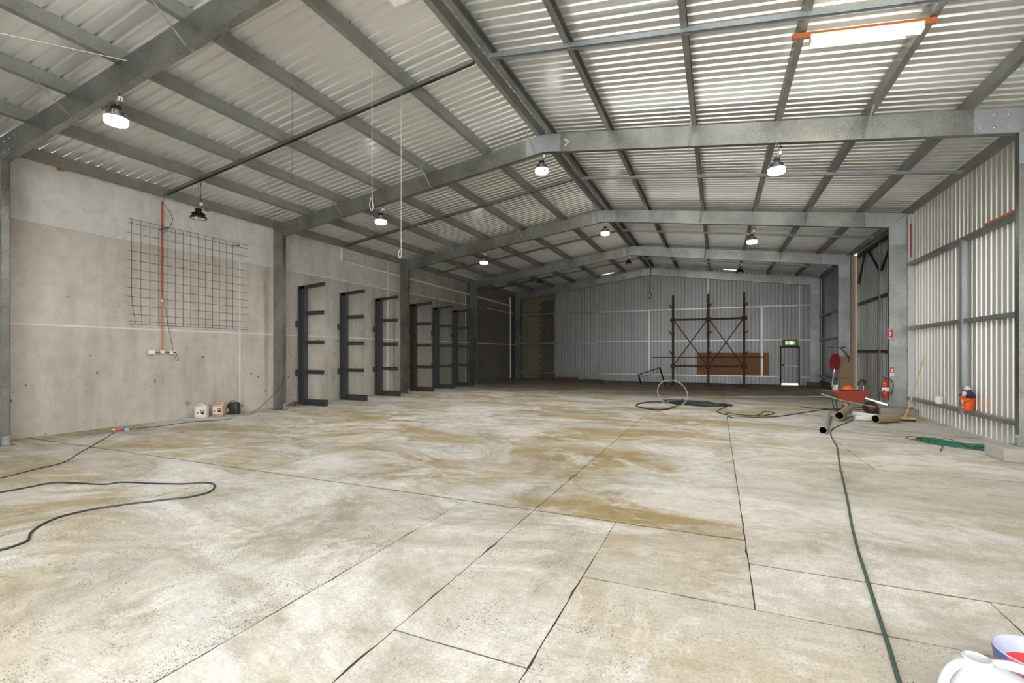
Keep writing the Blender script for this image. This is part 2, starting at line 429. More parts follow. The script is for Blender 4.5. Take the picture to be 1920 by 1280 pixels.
# purlins
def c_section(wd=.088, dp=.2, th=.006, lip=.018, mirror=1):
    P = [(0, 0), (0, dp), (-wd, dp), (-wd, dp - lip), (-wd + th, dp - lip), (-wd + th, dp - th), (-th, dp - th), (-th, th), (-wd + th, th), (-wd + th, lip), (-wd, lip), (-wd, 0)]
    return [(x * mirror, z) for x, z in P]
ordn = ['first', 'second', 'third', 'fourth', 'fifth', 'sixth']
PL = [-3.735, -5.12, -6.74, -8.28, -9.66, -11.02]; PRr = [-3.545, -2.20, -.48, 1.02, 2.43, 3.79]
for side, XS in ((-1, PL), (1, PRr)):
    for i, X in enumerate(XS):
        m = 1 if side < 0 else -1
        zs = ztop(X)
        o = link('roof_purlin', MB().prism([(x, z - SL * x * (1 if X > XA else -1)) for x, z in c_section(mirror=m)], 'y', YF - .2, YE - .05).mesh('roof_purlin', 'galvanised_purlin'), loc=(X, 0, zs))
        tag(o, 'galvanised roof purlin, %s down from the ridge on the %s side' % (ordn[i], 'concrete wall' if side < 0 else 'steel clad wall'), 'purlin', 'purlins under the roof sheets')
o = link('eave_purlin', MB().prism(c_section(.09, .22), 'y', YF - .2, YE - .05).mesh('eave_purlin', 'galvanised_purlin'), loc=(-12.34, 0, zroof(-12.45) - .235)); tag(o, 'galvanised eave purlin running along top of the concrete wall', 'purlin', 'purlins under the roof sheets')
o = link('eave_purlin', MB().prism(c_section(.09, .2, mirror=-1), 'y', YF - .2, YE - .05).mesh('eave_purlin', 'galvanised_purlin'), loc=(4.86, 0, zroof(4.95) - .215)); tag(o, 'galvanised eave purlin running along top of the steel clad wall', 'purlin', 'purlins under the roof sheets')
# bridging between purlins
bay = ['bay nearest the open front', 'bay between second and third frames', 'bay between third and fourth frames', 'bay against the end wall']
for i, y in enumerate((7.1, 13.08, 19.3, 25.4)):
    for side in (-1, 1):
        a = XA + side * .14; b = -12.3 if side < 0 else 4.8
        mb = MB(); hb = .02
        for sgn in (-1, 1): mb.bar((a, y + sgn * .036, ztop(a) - hb), (b, y + sgn * .036, ztop(b) - hb), .006, .07)
        mb.bar((a, y, ztop(a) - .006), (b, y, ztop(b) - .006), .078, .006)
        tag(link('purlin_bridging', mb.mesh('purlin_bridging', 'galvanised_bright' if side > 0 else 'galvanised')), 'long channel strut under purlins in the %s, %s slope' % (bay[i], 'concrete wall' if side < 0 else 'steel wall'), 'strut', 'bridging struts under the purlins')  # clad-wall slope takes a lighter copy of the steel, painting in its light

# ------------------------------------------------------------------ portal frames
BOLT = MB().lathe([(.016, 0), (.016, .012), (.008, .016)], 6).mesh('bolt', 'galvanised_bright')
def bolt(parent, x, y, z, axis='y', sgn=-1):
    o = link('bolt', BOLT, parent, (x, y, z))
    o.rotation_euler = (math.radians(90), 0, 0) if axis == 'y' else (0, math.radians(90 * sgn), 0)
def frame(Y, label, ridge_mark=False, end=False, zr=0.0):
    t = thing('portal_frame', label, 'steel frame', (0, Y, 0), 0, 'portal frames of the shed')
    FLG, TH = .115, .009
    def zb(X): return ztop(X) - DR
    for side in (-1, 1):
        xi, xo = (XL, XLo) if side < 0 else (XR, XRo)
        z0 = .012 if side < 0 else zr
        m = 'galvanised'
        mb = MB(); ztx, zbx = ztop(xo), zb(xi)
        mb.prism([(xi, z0), (xo, z0), (xo, ztop(xo)), (xi, zb(xi))], 'y', 0, TH)
        for x, zt in ((xi, zb(xi)), (xo - side * TH, ztop(xo))):
            x1 = x + side * TH
            mb.box(min(x, x1), max(x, x1), TH, FLG, z0, zt)
        # return lips
        mb.box(min(xi, xi + side * .03), max(xi, xi + side * .03), FLG - .006, FLG, z0, zb(xi)); mb.box(min(xo, xo - side * .03), max(xo, xo - side * .03), FLG - .006, FLG, z0, ztop(xo))
        part('column', mb, m, t)
        mb = MB()
        mb.prism([(xi, zb(xi)), (xo, ztop(xo)), (XA, ZT), (XA, ZT - DR)], 'y', 0, TH)
        mb.prism([(xi, zb(xi)), (XA, ZT - DR), (XA, ZT - DR + TH), (xi, zb(xi) + TH)], 'y', TH, FLG)
        mb.prism([(xo, ztop(xo) - TH), (XA, ZT - TH), (XA, ZT), (xo, ztop(xo))], 'y', TH, FLG)
        mb.prism([(xi, zb(xi)), (XA, ZT - DR), (XA, ZT - DR + .03), (xi, zb(xi) + .03)], 'y', FLG - .006, FLG)
        part('rafter', mb, m, t)
        # knee plate
        xk = xi - side * .55
        e = -side * .004
        kp = part('knee_plate', MB().prism([(xi, zb(xi) - .5), (xo - side * .012, zb(xi) - .5), (xo - side * .012, ztop(xo) - .012), (xk, ztop(xk) - .01), (xk, zb(xk) + .01), (xi, zb(xi) + .012)], 'y', -.006, -.0002), 'galvanised_bright' if side > 0 else 'galvanised', t)  # same steel both sides; lighter copy paints the light on the clad-wall side
        part('mitre_rib', MB().bar((xi - side * .0, -.009, zb(xi)), (xo, -.009, ztop(xo)), .02, .006, (0, 1, 0)), m, t)
        for k in range(3):
            for zz in (.1, .3):
                xx = xi - side * (.12 + .18 * k); bolt(t, xx, -.006, zb(xx) + zz)
        for zz in (.14, .4):
            for xx in (.1, .3): bolt(t, xi + side * xx, -.006, zb(xi) - zz)
        # foot
        part('base_plate', MB().box(min(xi, xo) - .03, max(xi, xo) + .03, -.06, FLG + .06, z0 - .012, z0), 'galvanised', t)
        part('base_cleat', MB().box(min(xi, xi - side * .008), max(xi, xi - side * .008), .006, FLG - .006, z0, z0 + .17), 'galvanised_bright', t)
        for zz in (.05, .13): bolt(t, xi - side * .008, FLG / 2, z0 + zz, 'x', -side)
    ap = part('apex_plate', MB().prism([(XA - .42, zb(XA - .42) + .012), (XA, ZT - DR + .012), (XA + .42, zb(XA + .42) + .012), (XA + .42, ztop(XA + .42) - .012), (XA, ZT - .012), (XA - .42, ztop(XA - .42) - .012)], 'y', -.006, -.0002), 'galvanised_bright', t)
    part('apex_rib', MB().box(XA - .02, XA + .02, -.012, -.006, ZT - DR + .012, ZT - .012), 'galvanised_bright', t)
    for sx in (-.34, -.12, .12, .34):
        for zz in (.09, .31): bolt(t, XA + sx, -.006, zb(XA + sx) + zz)
    if ridge_mark:
        xm = XA + .52
        part('spray_mark', MB().bar((xm, -.003, zb(xm) + .27), (xm + .1, -.003, zb(xm) + .19), .03, .004, (0, 1, 0)).bar((xm + .1, -.003, zb(xm) + .19), (xm, -.003, zb(xm) + .12), .03, .004, (0, 1, 0)), 'spray_white', t, label='white sprayed chevron mark')
    if not end:
        for X in (-9.66, -6.74, -3.92, -.48, 2.43):
            mb = MB(); sd = 1 if X < XA else -1
            mb.bar((X, -.42, ztop(X) + .01), (X + .05 * sd, -.012, zb(X) + .03), .03, .006); mb.bar((X + .05 * sd, -.012, zb(X) + .03), (X + .05 * sd, .1, zb(X) - .004), .03, .006)
            mb.bar((X + .05 * sd, .1, zb(X) - .004), (X + .02 * sd, .5, ztop(X) + .01), .03, .006)
            part('fly_brace', mb, 'galvanised_bright', t)
    return t
FL = ['galvanised portal frame at the start of the wire mesh bay', 'galvanised portal frame with white chevron sprayed by its apex',
      'galvanised portal frame carrying fire extinguisher on its column', 'galvanised portal frame with timber board leaning on its column', 'galvanised portal frame against the end wall with the exit door']
FZ = [.22, .22, .19, .2, .2]
for i, Y in enumerate(FY): frame(Y, FL[i], i == 1, i == 4, FZ[i])
tf = frame(YF + .02, 'galvanised portal frame standing in the open front of the shed', False, True, .2)
# roof bracing rods in the first bay
a, b = px(90, 0, -10.6), None
tag(link('bracing_rod', MB().tube([(-9.95, 1.2, ztop(-9.95) - .05), (-8.0, 4.1, ztop(-8.0) - .12)], .007, 6).mesh('bracing_rod', 'galvanised')), 'thin steel bracing rod tied to the nearest rafter', 'rod')

# ------------------------------------------------------------------ right wall
def wall_sheets(parent, y0, y1, zb_, zt_, X, mat, name='cladding_sheet', lap=.762):
    y = y0; k = 0
    while y < y1 - .02:
        ye = min(y + lap, y1); pr = profile(y, min(ye + .03, y1), .024, True)
        mb = MB(); vs_ = []
        for s, h in pr: vs_ += [(X + .006 + h - .004 * (k % 2), s, zb_(s) if callable(zb_) else zb_), (X + .006 + h - .004 * (k % 2), s, zt_)]
        n = len(pr); mb.add(vs_, [(2 * i, 2 * i + 1, 2 * i + 3, 2 * i + 2) for i in range(n - 1)])
        part(name, mb, mat, parent); y = ye; k += 1
wr = struct('wall_right')
wall_sheets(wr, YF, 16.38, lambda s: -.012, 5.70, XC, 'wall_sheet')
wall_sheets(wr, 22.62, YE + .06, .24, 5.70, XC, 'end_sheet')
def girt(parent, y0, y1, z, dp=.15, wd=.16, mat='galvanised_purlin', X=None):
    x1 = XC if X is None else X; x0 = x1 - wd
    mb = MB()
    mb.box(x0, x0 + .006, y0, y1, z - .075, z); mb.box(x0 + .006, x1, y0, y1, z - .006, z)
    mb.box(x0 + .006, x1, y0, y1, z - .081, z - .075)
    part('girt', mb, mat, parent)
for y0, y1 in ((YF, FY[0] - .0), (FY[0] + .13, FY[1]), (FY[1] + .13, 13.1), (13.22, FY[2] - .02)):
    for z in (.49, 2.43, 4.19): girt(wr, y0, y1, z)
for z in (.55, 2.43, 3.62): girt(wr, FY[3] + .15, YE - .12, z)
part('mullion', MB().prism([(XC - .175, 13.1), (XC - .175, 13.22), (XC - .09, 13.22), (XC - .09, 13.214), (XC - .169, 13.214), (XC - .169, 13.106), (XC - .09, 13.106), (XC - .09, 13.1)], 'z', .38, 4.14), 'galvanised_bright', wr)
part('mullion', MB().box(XC - .17, XC, 25.5, 25.6, .5, 3.6), 'galvanised', wr)
part('corner_flashing', MB().box(4.84, XC + .03, 16.36, 16.40, .2, 5.54), 'white_flashing', wr)
part('corner_flashing', MB().box(4.835, 5.06, 22.47, 22.60, .2, 5.54), 'brown_flashing', wr)
part('corner_flashing', MB().box(4.93, 5.06, 28.935, 29.06, .0, 5.75), 'white_flashing', wr)
part('kerb', MB().box(4.86, 5.06, 25.9, YE, -.01, .25), 'plinth_concrete', wr)
part('kerb', MB().box(4.86, 5.06, 22.6, 24.6, -.01, .25), 'plinth_concrete', wr)
tag(link('timber_strip', MB().box(4.80, 4.84, 10.95, 12.2, 4.192, 4.235).mesh('timber_strip', 'conduit_orange')), 'orange strip lying on top girt of steel clad wall', 'strip')
cr = thing('wall_conduit', 'red conduit with grey cable in corner above broom', 'conduit', (4.9, 16.33, 4.35))
part('pipe', MB().tube([(0, 0, 0), (0, 0, .92)], .017, 8), 'conduit_red', cr, True)
part('cable', MB().tube(smooth_path([(0, 0, .92), (0, 0, 1.05), (-.03, 0, 1.14), (-.08, .02, 1.17)]), .009, 6), 'galvanised_bright', cr, True)

# front wall: closed on the concrete-wall side, wide open on the rest
wf = struct('wall_front')
for i in range(9):
    a = -13.0 + .762 * i; prf = profile(a, a + .79); vs_ = []
    for s, h in prf: vs_ += [(s, YF - .02 - h - .004 * (i % 2), .02), (s, YF - .02 - h - .004 * (i % 2), zroof(s) - .02)]
    part('cladding_sheet', MB().add(vs_, [(2 * j, 2 * j + 1, 2 * j + 3, 2 * j + 2) for j in range(len(prf) - 1)]), 'end_sheet', wf)
# sliding door leaf between third and fourth frames
d2 = struct('door_2'); XD = 5.08
wall_sheets(d2, 16.46, 19.50, lambda s: .035, 5.50, XD, 'end_sheet')
wall_sheets(d2, 19.525, 22.40, lambda s: .035, 5.50, XD, 'end_sheet')
mb = MB()
for y in (16.5, 19.47, 19.555, 22.25): part('stile', MB().box(XD - .08, XD - .005, y - .025, y + .025, .06, 5.46), 'galvanised', d2)
for z in (1.76, 3.6): part('rail', MB().box(XD - .07, XD - .005, 16.5, 22.25, z - .05, z + .05), 'dark_steel', d2)
part('rail', MB().box(XD - .08, XD, 16.46, 22.28, 5.40, 5.54), 'dark_steel', d2)
part('head_flashing', MB().box(XD - .03, XD + .04, 16.46, 22.5, 5.54, 5.655), 'dark_steel', d2)
for ya, yb in ((19.55, 18.2), (19.55, 20.9), (22.2, 21.4)): part('brace', MB().bar((XD - .04, ya, 4.4), (XD - .04, yb, 5.4), .05, .05), 'dark_steel', d2)
# front-bay part of opening stays open; plinths under right columns
for i, Y in enumerate(FY):
    z = FZ[i] - .014
    if i == 1: x0, x1, y0, y1 = 4.10, 4.96, 9.80, 10.42
    elif i == 2: x0, x1, y0, y1 = 4.12, 4.96, 15.98, 16.75
    elif i == 0: x0, x1, y0, y1 = 4.3, 4.95, Y - .25, Y + .4
    else: x0, x1, y0, y1 = 4.3, 4.85, Y - .25, Y + .17
    tag(link('plinth_block', MB().box(x0, x1, y0, y1, 0.0, z).mesh('plinth_block', 'plinth_concrete', bevel=.02)),
        ['concrete footing block under the steel column nearest the open front', 'rough concrete footing block under column beside green hose coil', 'concrete footing block under column behind the broom', 'concrete footing block under column with leaning board', 'concrete footing block under corner column past the exit door'][i], 'block', 'footing blocks')

# ------------------------------------------------------------------ end wall
we = struct('wall_back')
DX0, DX1, DZ = 3.08, 3.98, 2.04
x = -9.64; k = 0
edges = [-9.64 + .762 * i for i in range(17)] + [DX0, DX1, XC]
edges = sorted(set(round(e, 4) for e in edges if e < DX0 - .05)) + [DX0, DX1, XC]
for a, b in zip(edges, edges[1:]):
    z0 = DZ + .02 if abs(a - DX0) < 1e-6 else -.012
    lift = -.012 if k in (4, 13) else .03
    pr = profile(a, b + (.03 if b < DX0 - .01 else 0), .026, True); vs_ = []
    for s, h in pr: vs_ += [(s, YE + .004 + h - .004 * (k % 2), z0), (s, YE + .004 + h - .004 * (k % 2), zroof(s) + lift)]
    n = len(pr); part('cladding_sheet', MB().add(vs_, [(2 * i, 2 * i + 1, 2 * i + 3, 2 * i + 2) for i in range(n - 1)]), 'end_sheet', we); k += 1
def egirt(x0, x1, z, m='galvanised_bright'):
    mb = MB(); mb.box(x0, x1, YE - .14, YE - .134, z - .075, z); mb.box(x0, x1, YE - .134, YE, z - .006, z); mb.box(x0, x1, YE - .134, YE, z - .075, z - .069)
    part('girt', mb, m, we)
egirt(-6.8, 4.5, 4.26); egirt(-6.8, 4.5, 2.44); egirt(-6.8, DX0 - .06, .47); egirt(DX1 + .06, 4.5, .47)
for z in (4.26, 2.36, .45): egirt(-12.0, -6.9, z, 'galvanised')
for X, zt in ((-9.6, zroof(-9.6) - .5), (-6.85, zroof(-6.85) - .55), (-3.71, 4.2), (-.48, zroof(-.48) - .5), (2.2, 4.2)):
    part('mullion', MB().box(X - .05, X + .05, YE - .16, YE - .14, .02 if X in (-.48, -6.85) else .4, zt), 'galvanised_bright' if X > -4 else 'galvanised', we)
# masonry seen where the cladding stops
part('backing', MB().box(-13.0, -9.2, YE + .66, YE + .8, -.1, 6.25), 'joint_dark', we)
part('leak_block', MB().box(-9.3, -9.2, YE + .05, YE + .66, -.1, 6.2), 'block_grey', we)  # unseen box added to stop daylight leaking in beside the blocks
bms = {m_: MB().box(-.193, .193, -.045, .045, -.093, .093).mesh('masonry_block', m_, bevel=.004) for m_ in ('block_grey', 'block_pale')}
for r in range(29):
    for c in range(10):
        X = -12.75 + .4 * c + (.2 if r % 2 else 0)
        if X > -9.3: continue
        pale = X < -10.95 or r > 25
        link('masonry_block', bms['block_pale' if pale else 'block_grey'], we, (X, YE + .62 + random.uniform(-.004, .004), .1 + .2 * r))
# exit door
d1 = struct('door_1', (DX0, YE - .02, 0)); W = DX1 - DX0
pr = profile(0, W - .1); vs_ = []
for s, h in pr: vs_ += [(s + .05, .02 + h * .4, .075), (s + .05, .02 + h * .4, DZ - .05)]
part('leaf', MB().add(vs_, [(2 * i, 2 * i + 1, 2 * i + 3, 2 * i + 2) for i in range(len(pr) - 1)]), 'end_sheet', d1)
fr = MB(); fr.box(0, .06, -.06, .06, .0, DZ); fr.box(W - .06, W, -.06, .06, .0, DZ); fr.box(0, W, -.06, .06, DZ - .06, DZ + .02)
part('door_frame', fr, 'dark_steel', d1)
part('mid_rail', MB().box(.06, W - .06, -.01, .01, .97, 1.03), 'galvanised', d1)
hd = part('lock', MB().box(.07, .20, -.04, .01, 1.0, 1.1), 'dark_steel', d1); part('handle', MB().tube([(.1, -.05, 1.06), (.1, -.09, 1.06), (.2, -.09, 1.06)], .012, 8), 'chrome', hd, True)
part('hinge', MB().box(.1, .15, -.02, .01, .2, .26), 'chrome', d1); part('hinge', MB().box(.1, .15, -.02, .01, 1.72, 1.76), 'chrome', d1)
ex = thing('exit_sign', 'green running-man exit sign on timber board above door', 'sign', (3.53, YE - .16, 2.06))
part('board', MB().box(-.36, .36, .0, .02, 0, .36), 'plywood', ex)
part('housing', MB().box(-.24, .24, -.07, 0, .07, .28), 'white_plastic', ex, bevel=.006)
part('panel', MB().box(-.22, .22, -.074, -.07, .09, .26), 'exit_green', ex)
part('pictogram', MB().box(-.02, .11, -.077, -.074, .10, .25).box(-.2, -.16, -.077, -.074, .1, .25), 'exit_white', ex)
rn = MB(); rn.bar((.045, -.079, .22), (.05, -.079, .165), .02, .002, (0, 1, 0)).bar((.05, -.079, .165), (.02, -.079, .115), .014, .002, (0, 1, 0)).bar((.05, -.079, .165), (.085, -.079, .125), .014, .002, (0, 1, 0)).bar((.047, -.079, .2), (.085, -.079, .185), .012, .002, (0, 1, 0))
part('running_man', rn, 'green_sign', ex)
tag(link('plywood_sheet', MB().box(-1.09, 2.55, 0, .018, 0, 1.24).mesh('plywood_sheet', 'plywood', bevel=.002), loc=(0, YE - .125, .475)), 'long brown plywood sheet resting on end wall girt behind rusty rack', 'plywood')

# ------------------------------------------------------------------ lamps
def high_bay(loc, ztie, lit, label):
    t = thing('high_bay_lamp', label, 'lamp', loc, 0, 'high bay lamps hung from the rafters')
    part('housing', MB().lathe([(.05, .17), (.06, .165), (.085, .12), (.10, .075), (.15, .05), (.165, .03), (.15, .028)], 28), 'galvanised_bright' if lit else 'black_plastic', t, True)
    hs = MB()
    for k in range(16):
        a = 2 * math.pi * k / 16; c, s_ = math.cos(a), math.sin(a)
        hs.bar((.05 * c, .05 * s_, .12), (.125 * c, .125 * s_, .08), .006, .07)
    part('cooling_fins', hs, 'galvanised' if lit else 'black_plastic', t)
    if not lit: part('rim', MB().lathe([(.150, -.006), (.172, -.006), (.172, .03), (.150, .03), (.150, -.006)], 28, cap=False), 'black_plastic', t, True)
    lens = [(.15, .028), (.152, -.03), (.14, -.05), (.08, -.06), (.005, -.062)] if lit else [(.148, -.002), (.12, -.016), (.06, -.024), (.005, -.026)]
    part('lens', MB().lathe(lens, 28), 'lamp_lit' if lit else 'lamp_lens', t, True)
    part('driver', MB().box(-.05, .05, -.05, .05, .17, .23), 'dark_steel', t, bevel=.006)
    part('hook_ring', MB().tube([(.03 * math.cos(a * .5236), 0, .255 + .03 * math.sin(a * .5236)) for a in range(12)], .005, 6, True), 'chrome', t, True)
    L = ztie - loc[2]; ch = MB(); n = max(2, int((L - .28) / .035))
    for k in range(n):
        z = .285 + (L - .28) * (k + .5) / n; pts = []
        for a in range(8):
            c, s_ = .008 * math.cos(a * .785), .024 * math.sin(a * .785)
            pts.append((c, 0, z + s_) if k % 2 else (0, c, z + s_))
        ch.tube(pts, .003, 5, True)
    part('chain', ch, 'chrome', t)
    cb = MB().tube(smooth_path([(.03, .02, .22), (.07, .03, .3), (.04, .02, L * .6 + .1), (.06, .02, L - .06), (.1, .0, L - .1), (.06, .03, L - .02), (.03, .02, L)]), .006, 6)
    part('power_cord', cb, 'black_plastic', t, True)
    pl = part('plug', MB().box(.03, .085, 0, .05, .3, .37), 'white_plastic', t, bevel=.008)
    sn = part('sensor', MB().lathe([(.018, -.05), (.022, -.03), (.022, 0)], 10, (.1, -.11, -.0)), 'white_plastic', t, True)
    if lit:
        L_ = bpy.data.lights.new('lamp_light', 'AREA'); L_.shape = 'DISK'; L_.size = .28; L_.energy = LAMP; L_.color = (.98, .99, 1); L_.spread = math.radians(165)
        lo = bpy.data.objects.new('lamp_light', L_); COL.objects.link(lo); lo.parent = t; lo.location = (0, 0, -.075)
    return t
def ztie(X): return ztop(X) - DR
fn = ['first', 'second', 'third', 'fourth']
for i, (xs, ys) in enumerate((((-8.48,), FY[0] + .07), ((-8.33, -3.72, 1.03), FY[1] + .06), ((-8.39, -3.62, .98), FY[2] + .06), ((-8.3, -3.86, .88), FY[3] + .06))):
    for X in xs:
        zl = {0: 5.25}.get(i, None)
        z = (5.27 if X < -6 else 5.93 if X < -2 else 5.2) if i else 5.3
        where = 'over the cantilever racks side' if X < -6 else 'under the ridge' if X < -2 else 'on the steel wall side'
        high_bay((X, ys, z - .03), ztie(X), i < 3, '%s round high bay lamp hung from %s rafter %s' % ('glowing' if i < 3 else 'unlit black', fn[i], where))
high_bay((-11.04, 7.1, 4.82), ztop(-11.04) - .05, False, 'unlit black high bay lamp dangling beside the wire mesh')
# fluorescent batten on timber
fb = thing('batten_light', 'glowing fluorescent batten fixed under orange timber', 'lamp', (1.0, 7.53, ztop(1.0) - .07))
dx = Vector((1.45, .0, -SL * 1.45))
part('timber', MB().bar((-.06, -.03, .03), Vector((-.06, -.03, .03)) + dx * 1.08, .045, .07), 'timber_orange', fb)
a = Vector((.16, -.03, -.04)); b = a + dx * .83
part('body', MB().bar(a, b, .11, .05), 'white_plastic', fb)
part('diffuser', MB().bar(a - Vector((0, 0, .045)) + dx * .005, b - Vector((0, 0, .045)) - dx * .005, .12, .05), 'tube_lit', fb)
for e in (a, b): part('end_cap', MB().bar(e - Vector((.008, 0, .03)), e + Vector((.008, 0, -.03)), .135, .10), 'white_plastic', fb)
L_ = bpy.data.lights.new('batten_glow', 'AREA'); L_.shape = 'RECTANGLE'; L_.size = 1.2; L_.size_y = .11; L_.energy = TUBE; L_.color = (1, .94, .82)
lo = bpy.data.objects.new('batten_glow', L_); COL.objects.link(lo); lo.parent = fb; lo.location = (a + b) / 2 - Vector((0, 0, .078)); lo.rotation_euler = (0, math.atan(SL), 0)
f2 = thing('batten_light', 'unlit white batten light under the ridge near first rafter', 'lamp', (-3.86, 4.73, 6.36))
part('body', MB().box(-.12, .12, -.45, .45, 0, .07), 'white_plastic', f2, bevel=.008); part('diffuser', MB().box(-.1, .1, -.42, .42, -.03, 0), 'white_plastic', f2)
part('hanger', MB().tube([(0, -.3, .07), (0, -.3, .36)], .004, 6).tube([(0, .3, .07), (0, .3, .36)], .004, 6), 'galvanised', f2)

# ------------------------------------------------------------------ left wall things
# reinforcing mesh
rm = thing('wire_mesh', 'sheet of rusty reinforcing mesh hung on concrete wall', 'wire mesh', (XW + .07, 7.86, 2.36))
def my(u, v): p = px(u, v, XW + .07); return (0, p.y - 7.86, p.z - 2.36)
zs = [4.86, 4.74, 4.49] + [4.29 - .2145 * i for i in range(10)]
zs = [4.85, 4.75, 4.52, 4.10, 3.88, 3.67, 3.46, 3.24, 3.03, 2.82, 2.61, 2.45, 2.38]
for i, z in enumerate(zs):
    part('wire', MB().tube([(0, -1.40 + (.05 if i > 10 else 0), z - 2.36), (.004, 0, z - 2.36), (0, 1.70, z - 2.36)], .0045, 5), 'wire', rm, True)
for i in range(14):
    y = -1.30 + 2.52 * i / 13
    if i == 0: pts = [(0, y, 2.47), (0, y, .75), (.02, y + .01, .4), (.03, y + .07, .04)]
    elif i == 1: pts = [(0, y, 2.46), (0, y, .5), (.01, y + .02, .02)]
    else: pts = [(0, y, 2.47), (0, y, .02)]
    part('wire', MB().tube(pts, .0045, 5), 'wire', rm, True)
for q, (u0, v0, u1, v1) in enumerate(((279, 444, 299, 430), (413, 472, 434, 462))):
    p = px(u1, v1, XW); pe = Vector((XW + .36, p.y - .02, p.z - .0))
    tag(link('steel_peg', MB().tube([(XW - .02, p.y, p.z), pe], .013, 8).mesh('steel_peg', 'black_plastic')), ('black steel peg holding the mesh beside the red conduit', 'black steel peg holding the mesh near the wall joint')[q], 'peg', 'pegs holding the mesh')
# conduit and power points
cd = thing('power_conduit', 'red and orange conduit dropping down concrete wall to two power points', 'conduit', (XW + .045, 7.24, 1.72))
part('pipe', MB().tube([(0, 0, 1.30), (0, 0, 3.74)], .016, 8), 'conduit_red', cd, True)
part('pipe', MB().tube([(0, 0, .03), (0, 0, 1.27)], .016, 8), 'conduit_orange', cd, True)
part('coupling', MB().tube([(0, 0, 1.25), (0, 0, 1.32)], .021, 8), 'white_plastic', cd, True)
part('cross_pipe', MB().tube([(0, -.2, .0), (0, .2, .0)], .014, 8), 'conduit_red', cd, True)
part('junction', MB().box(-.02, .035, -.045, .045, -.03, .05), 'white_plastic', cd, bevel=.006)
for y in (-.24, .24): part('power_point', MB().box(-.02, .04, y - .07, y + .07, -.045, .045), 'white_plastic', cd, bevel=.008)
part('plug', MB().tube([(.04, .26, 0), (.08, .26, 0)], .02, 8), 'black_plastic', cd)
part('cable', MB().tube(smooth_path([(.08, .26, 0), (.08, .34, -.17), (.06, .30, -.2), (.04, .22, .1), (.03, .1, .8), (.03, .04, 1.28)]), .005, 6), 'rope_dark', cd, True)
part('cable', MB().tube(smooth_path([(.02, .03, 2.95), (.03, .18, 3.2), (.03, .22, 3.4), (.03, .08, 3.62), (.02, .0, 3.74), (.02, .04, 3.84)]), .006, 6), 'rope_dark', cd, True)
# stormwater pipe
sp = thing('wall_pipe', 'white drain pipe running high along the concrete wall', 'pipe', (XW + .06, 13.32, 5.08))
part('pipe', MB().tube(smooth_path([(0, 0, .5), (0, 0, .14), (0, .03, .04), (0, .12, 0), (0, .4, -.004), (0, 5, -.06), (0, 15.2, -.24)], 6), .052, 10), 'pvc_white', sp, True)
for y in (.2, 3.3, 6.5, 9.6): part('clip', MB().tube([(0, y, -.004 - .0155 * y), (0, y + .05, -.004 - .0155 * y)], .05, 10), 'pvc_white', sp, True)
tag(link('corner_pipe', MB().tube([(-12.58, 28.55, .02), (-12.58, 28.55, 4.85), (-12.6, 28.5, 5.4)], .045, 10).mesh('corner_pipe', 'pvc_white', True)), 'white downpipe standing in the far corner of concrete wall', 'pipe')
q0 = px(901, 562, XW + .01); q1 = px(910, 592, XW + .01)
tag(link('wall_panel', MB().box(XW, XW + .02, q0.y, q1.y, q1.z, q0.z).mesh('wall_panel', 'precast_top')), 'pale board fixed high on concrete wall near far corner', 'board')
# soot mark patches live in material; cantilever racks
def rack(Y, mat, label):
    t = thing('cantilever_rack', label, 'rack', (-12.62, Y, 0), 0, 'cantilever racks on the concrete wall')
    up = MB(); up.box(0, .014, 0, .14, .0, 3.9); up.box(.266, .28, 0, .14, 0, 3.9); up.box(.014, .266, .064, .074, 0, 3.9)
    part('upright', up, mat, t)
    for z in (1.02, 1.98, 2.93):
        ar = MB(); ar.box(.28, 1.06, .02, .12, z + .12, z + .13); ar.box(.28, 1.06, .02, .12, z, z + .01); ar.box(.28, 1.06, .064, .074, z + .01, z + .12)
        part('arm', ar, mat, t)
    ar = MB(); z = 3.78
    for d0, d1, ya, yb in ((.10, .108, .02, .12), (0, .008, .02, .12), (.008, .10, .064, .074)):
        ar.prism([(.0, z + d0), (1.09, z + d0 + .08), (1.09, z + d1 + .08), (.0, z + d1)], 'y', ya, yb)
    part('arm', ar, mat, t)
    bs = MB(); bs.box(.28, 1.16, .0, .14, .19, .2); bs.box(.28, 1.16, 0, .14, 0, .01); bs.box(.28, 1.16, .064, .074, .01, .19); bs.box(1.15, 1.16, 0, .14, 0, .2)
    part('base', bs, mat, t)
    for z in (.95, 2.55): part('wall_bracket', MB().box(-.06, .06, -.06, 0, z, z + .2), mat, t)
    return t
rl = ['black cantilever rack next to second column, leaf litter at foot', 'black cantilever rack, second from the leaf litter', 'black cantilever rack standing before the third column, over wall joint',
      'brownish cantilever rack just past the third column', 'black cantilever rack between brownish rack and the last rack', 'black cantilever rack beside the fourth column']
for i, u in enumerate((559, 637, 703, 769.5, 811.5, 848)):
    p = px(u, 700, -12.62); rack(p.y, 'rack_brown' if i == 3 else 'rack_black', rl[i])
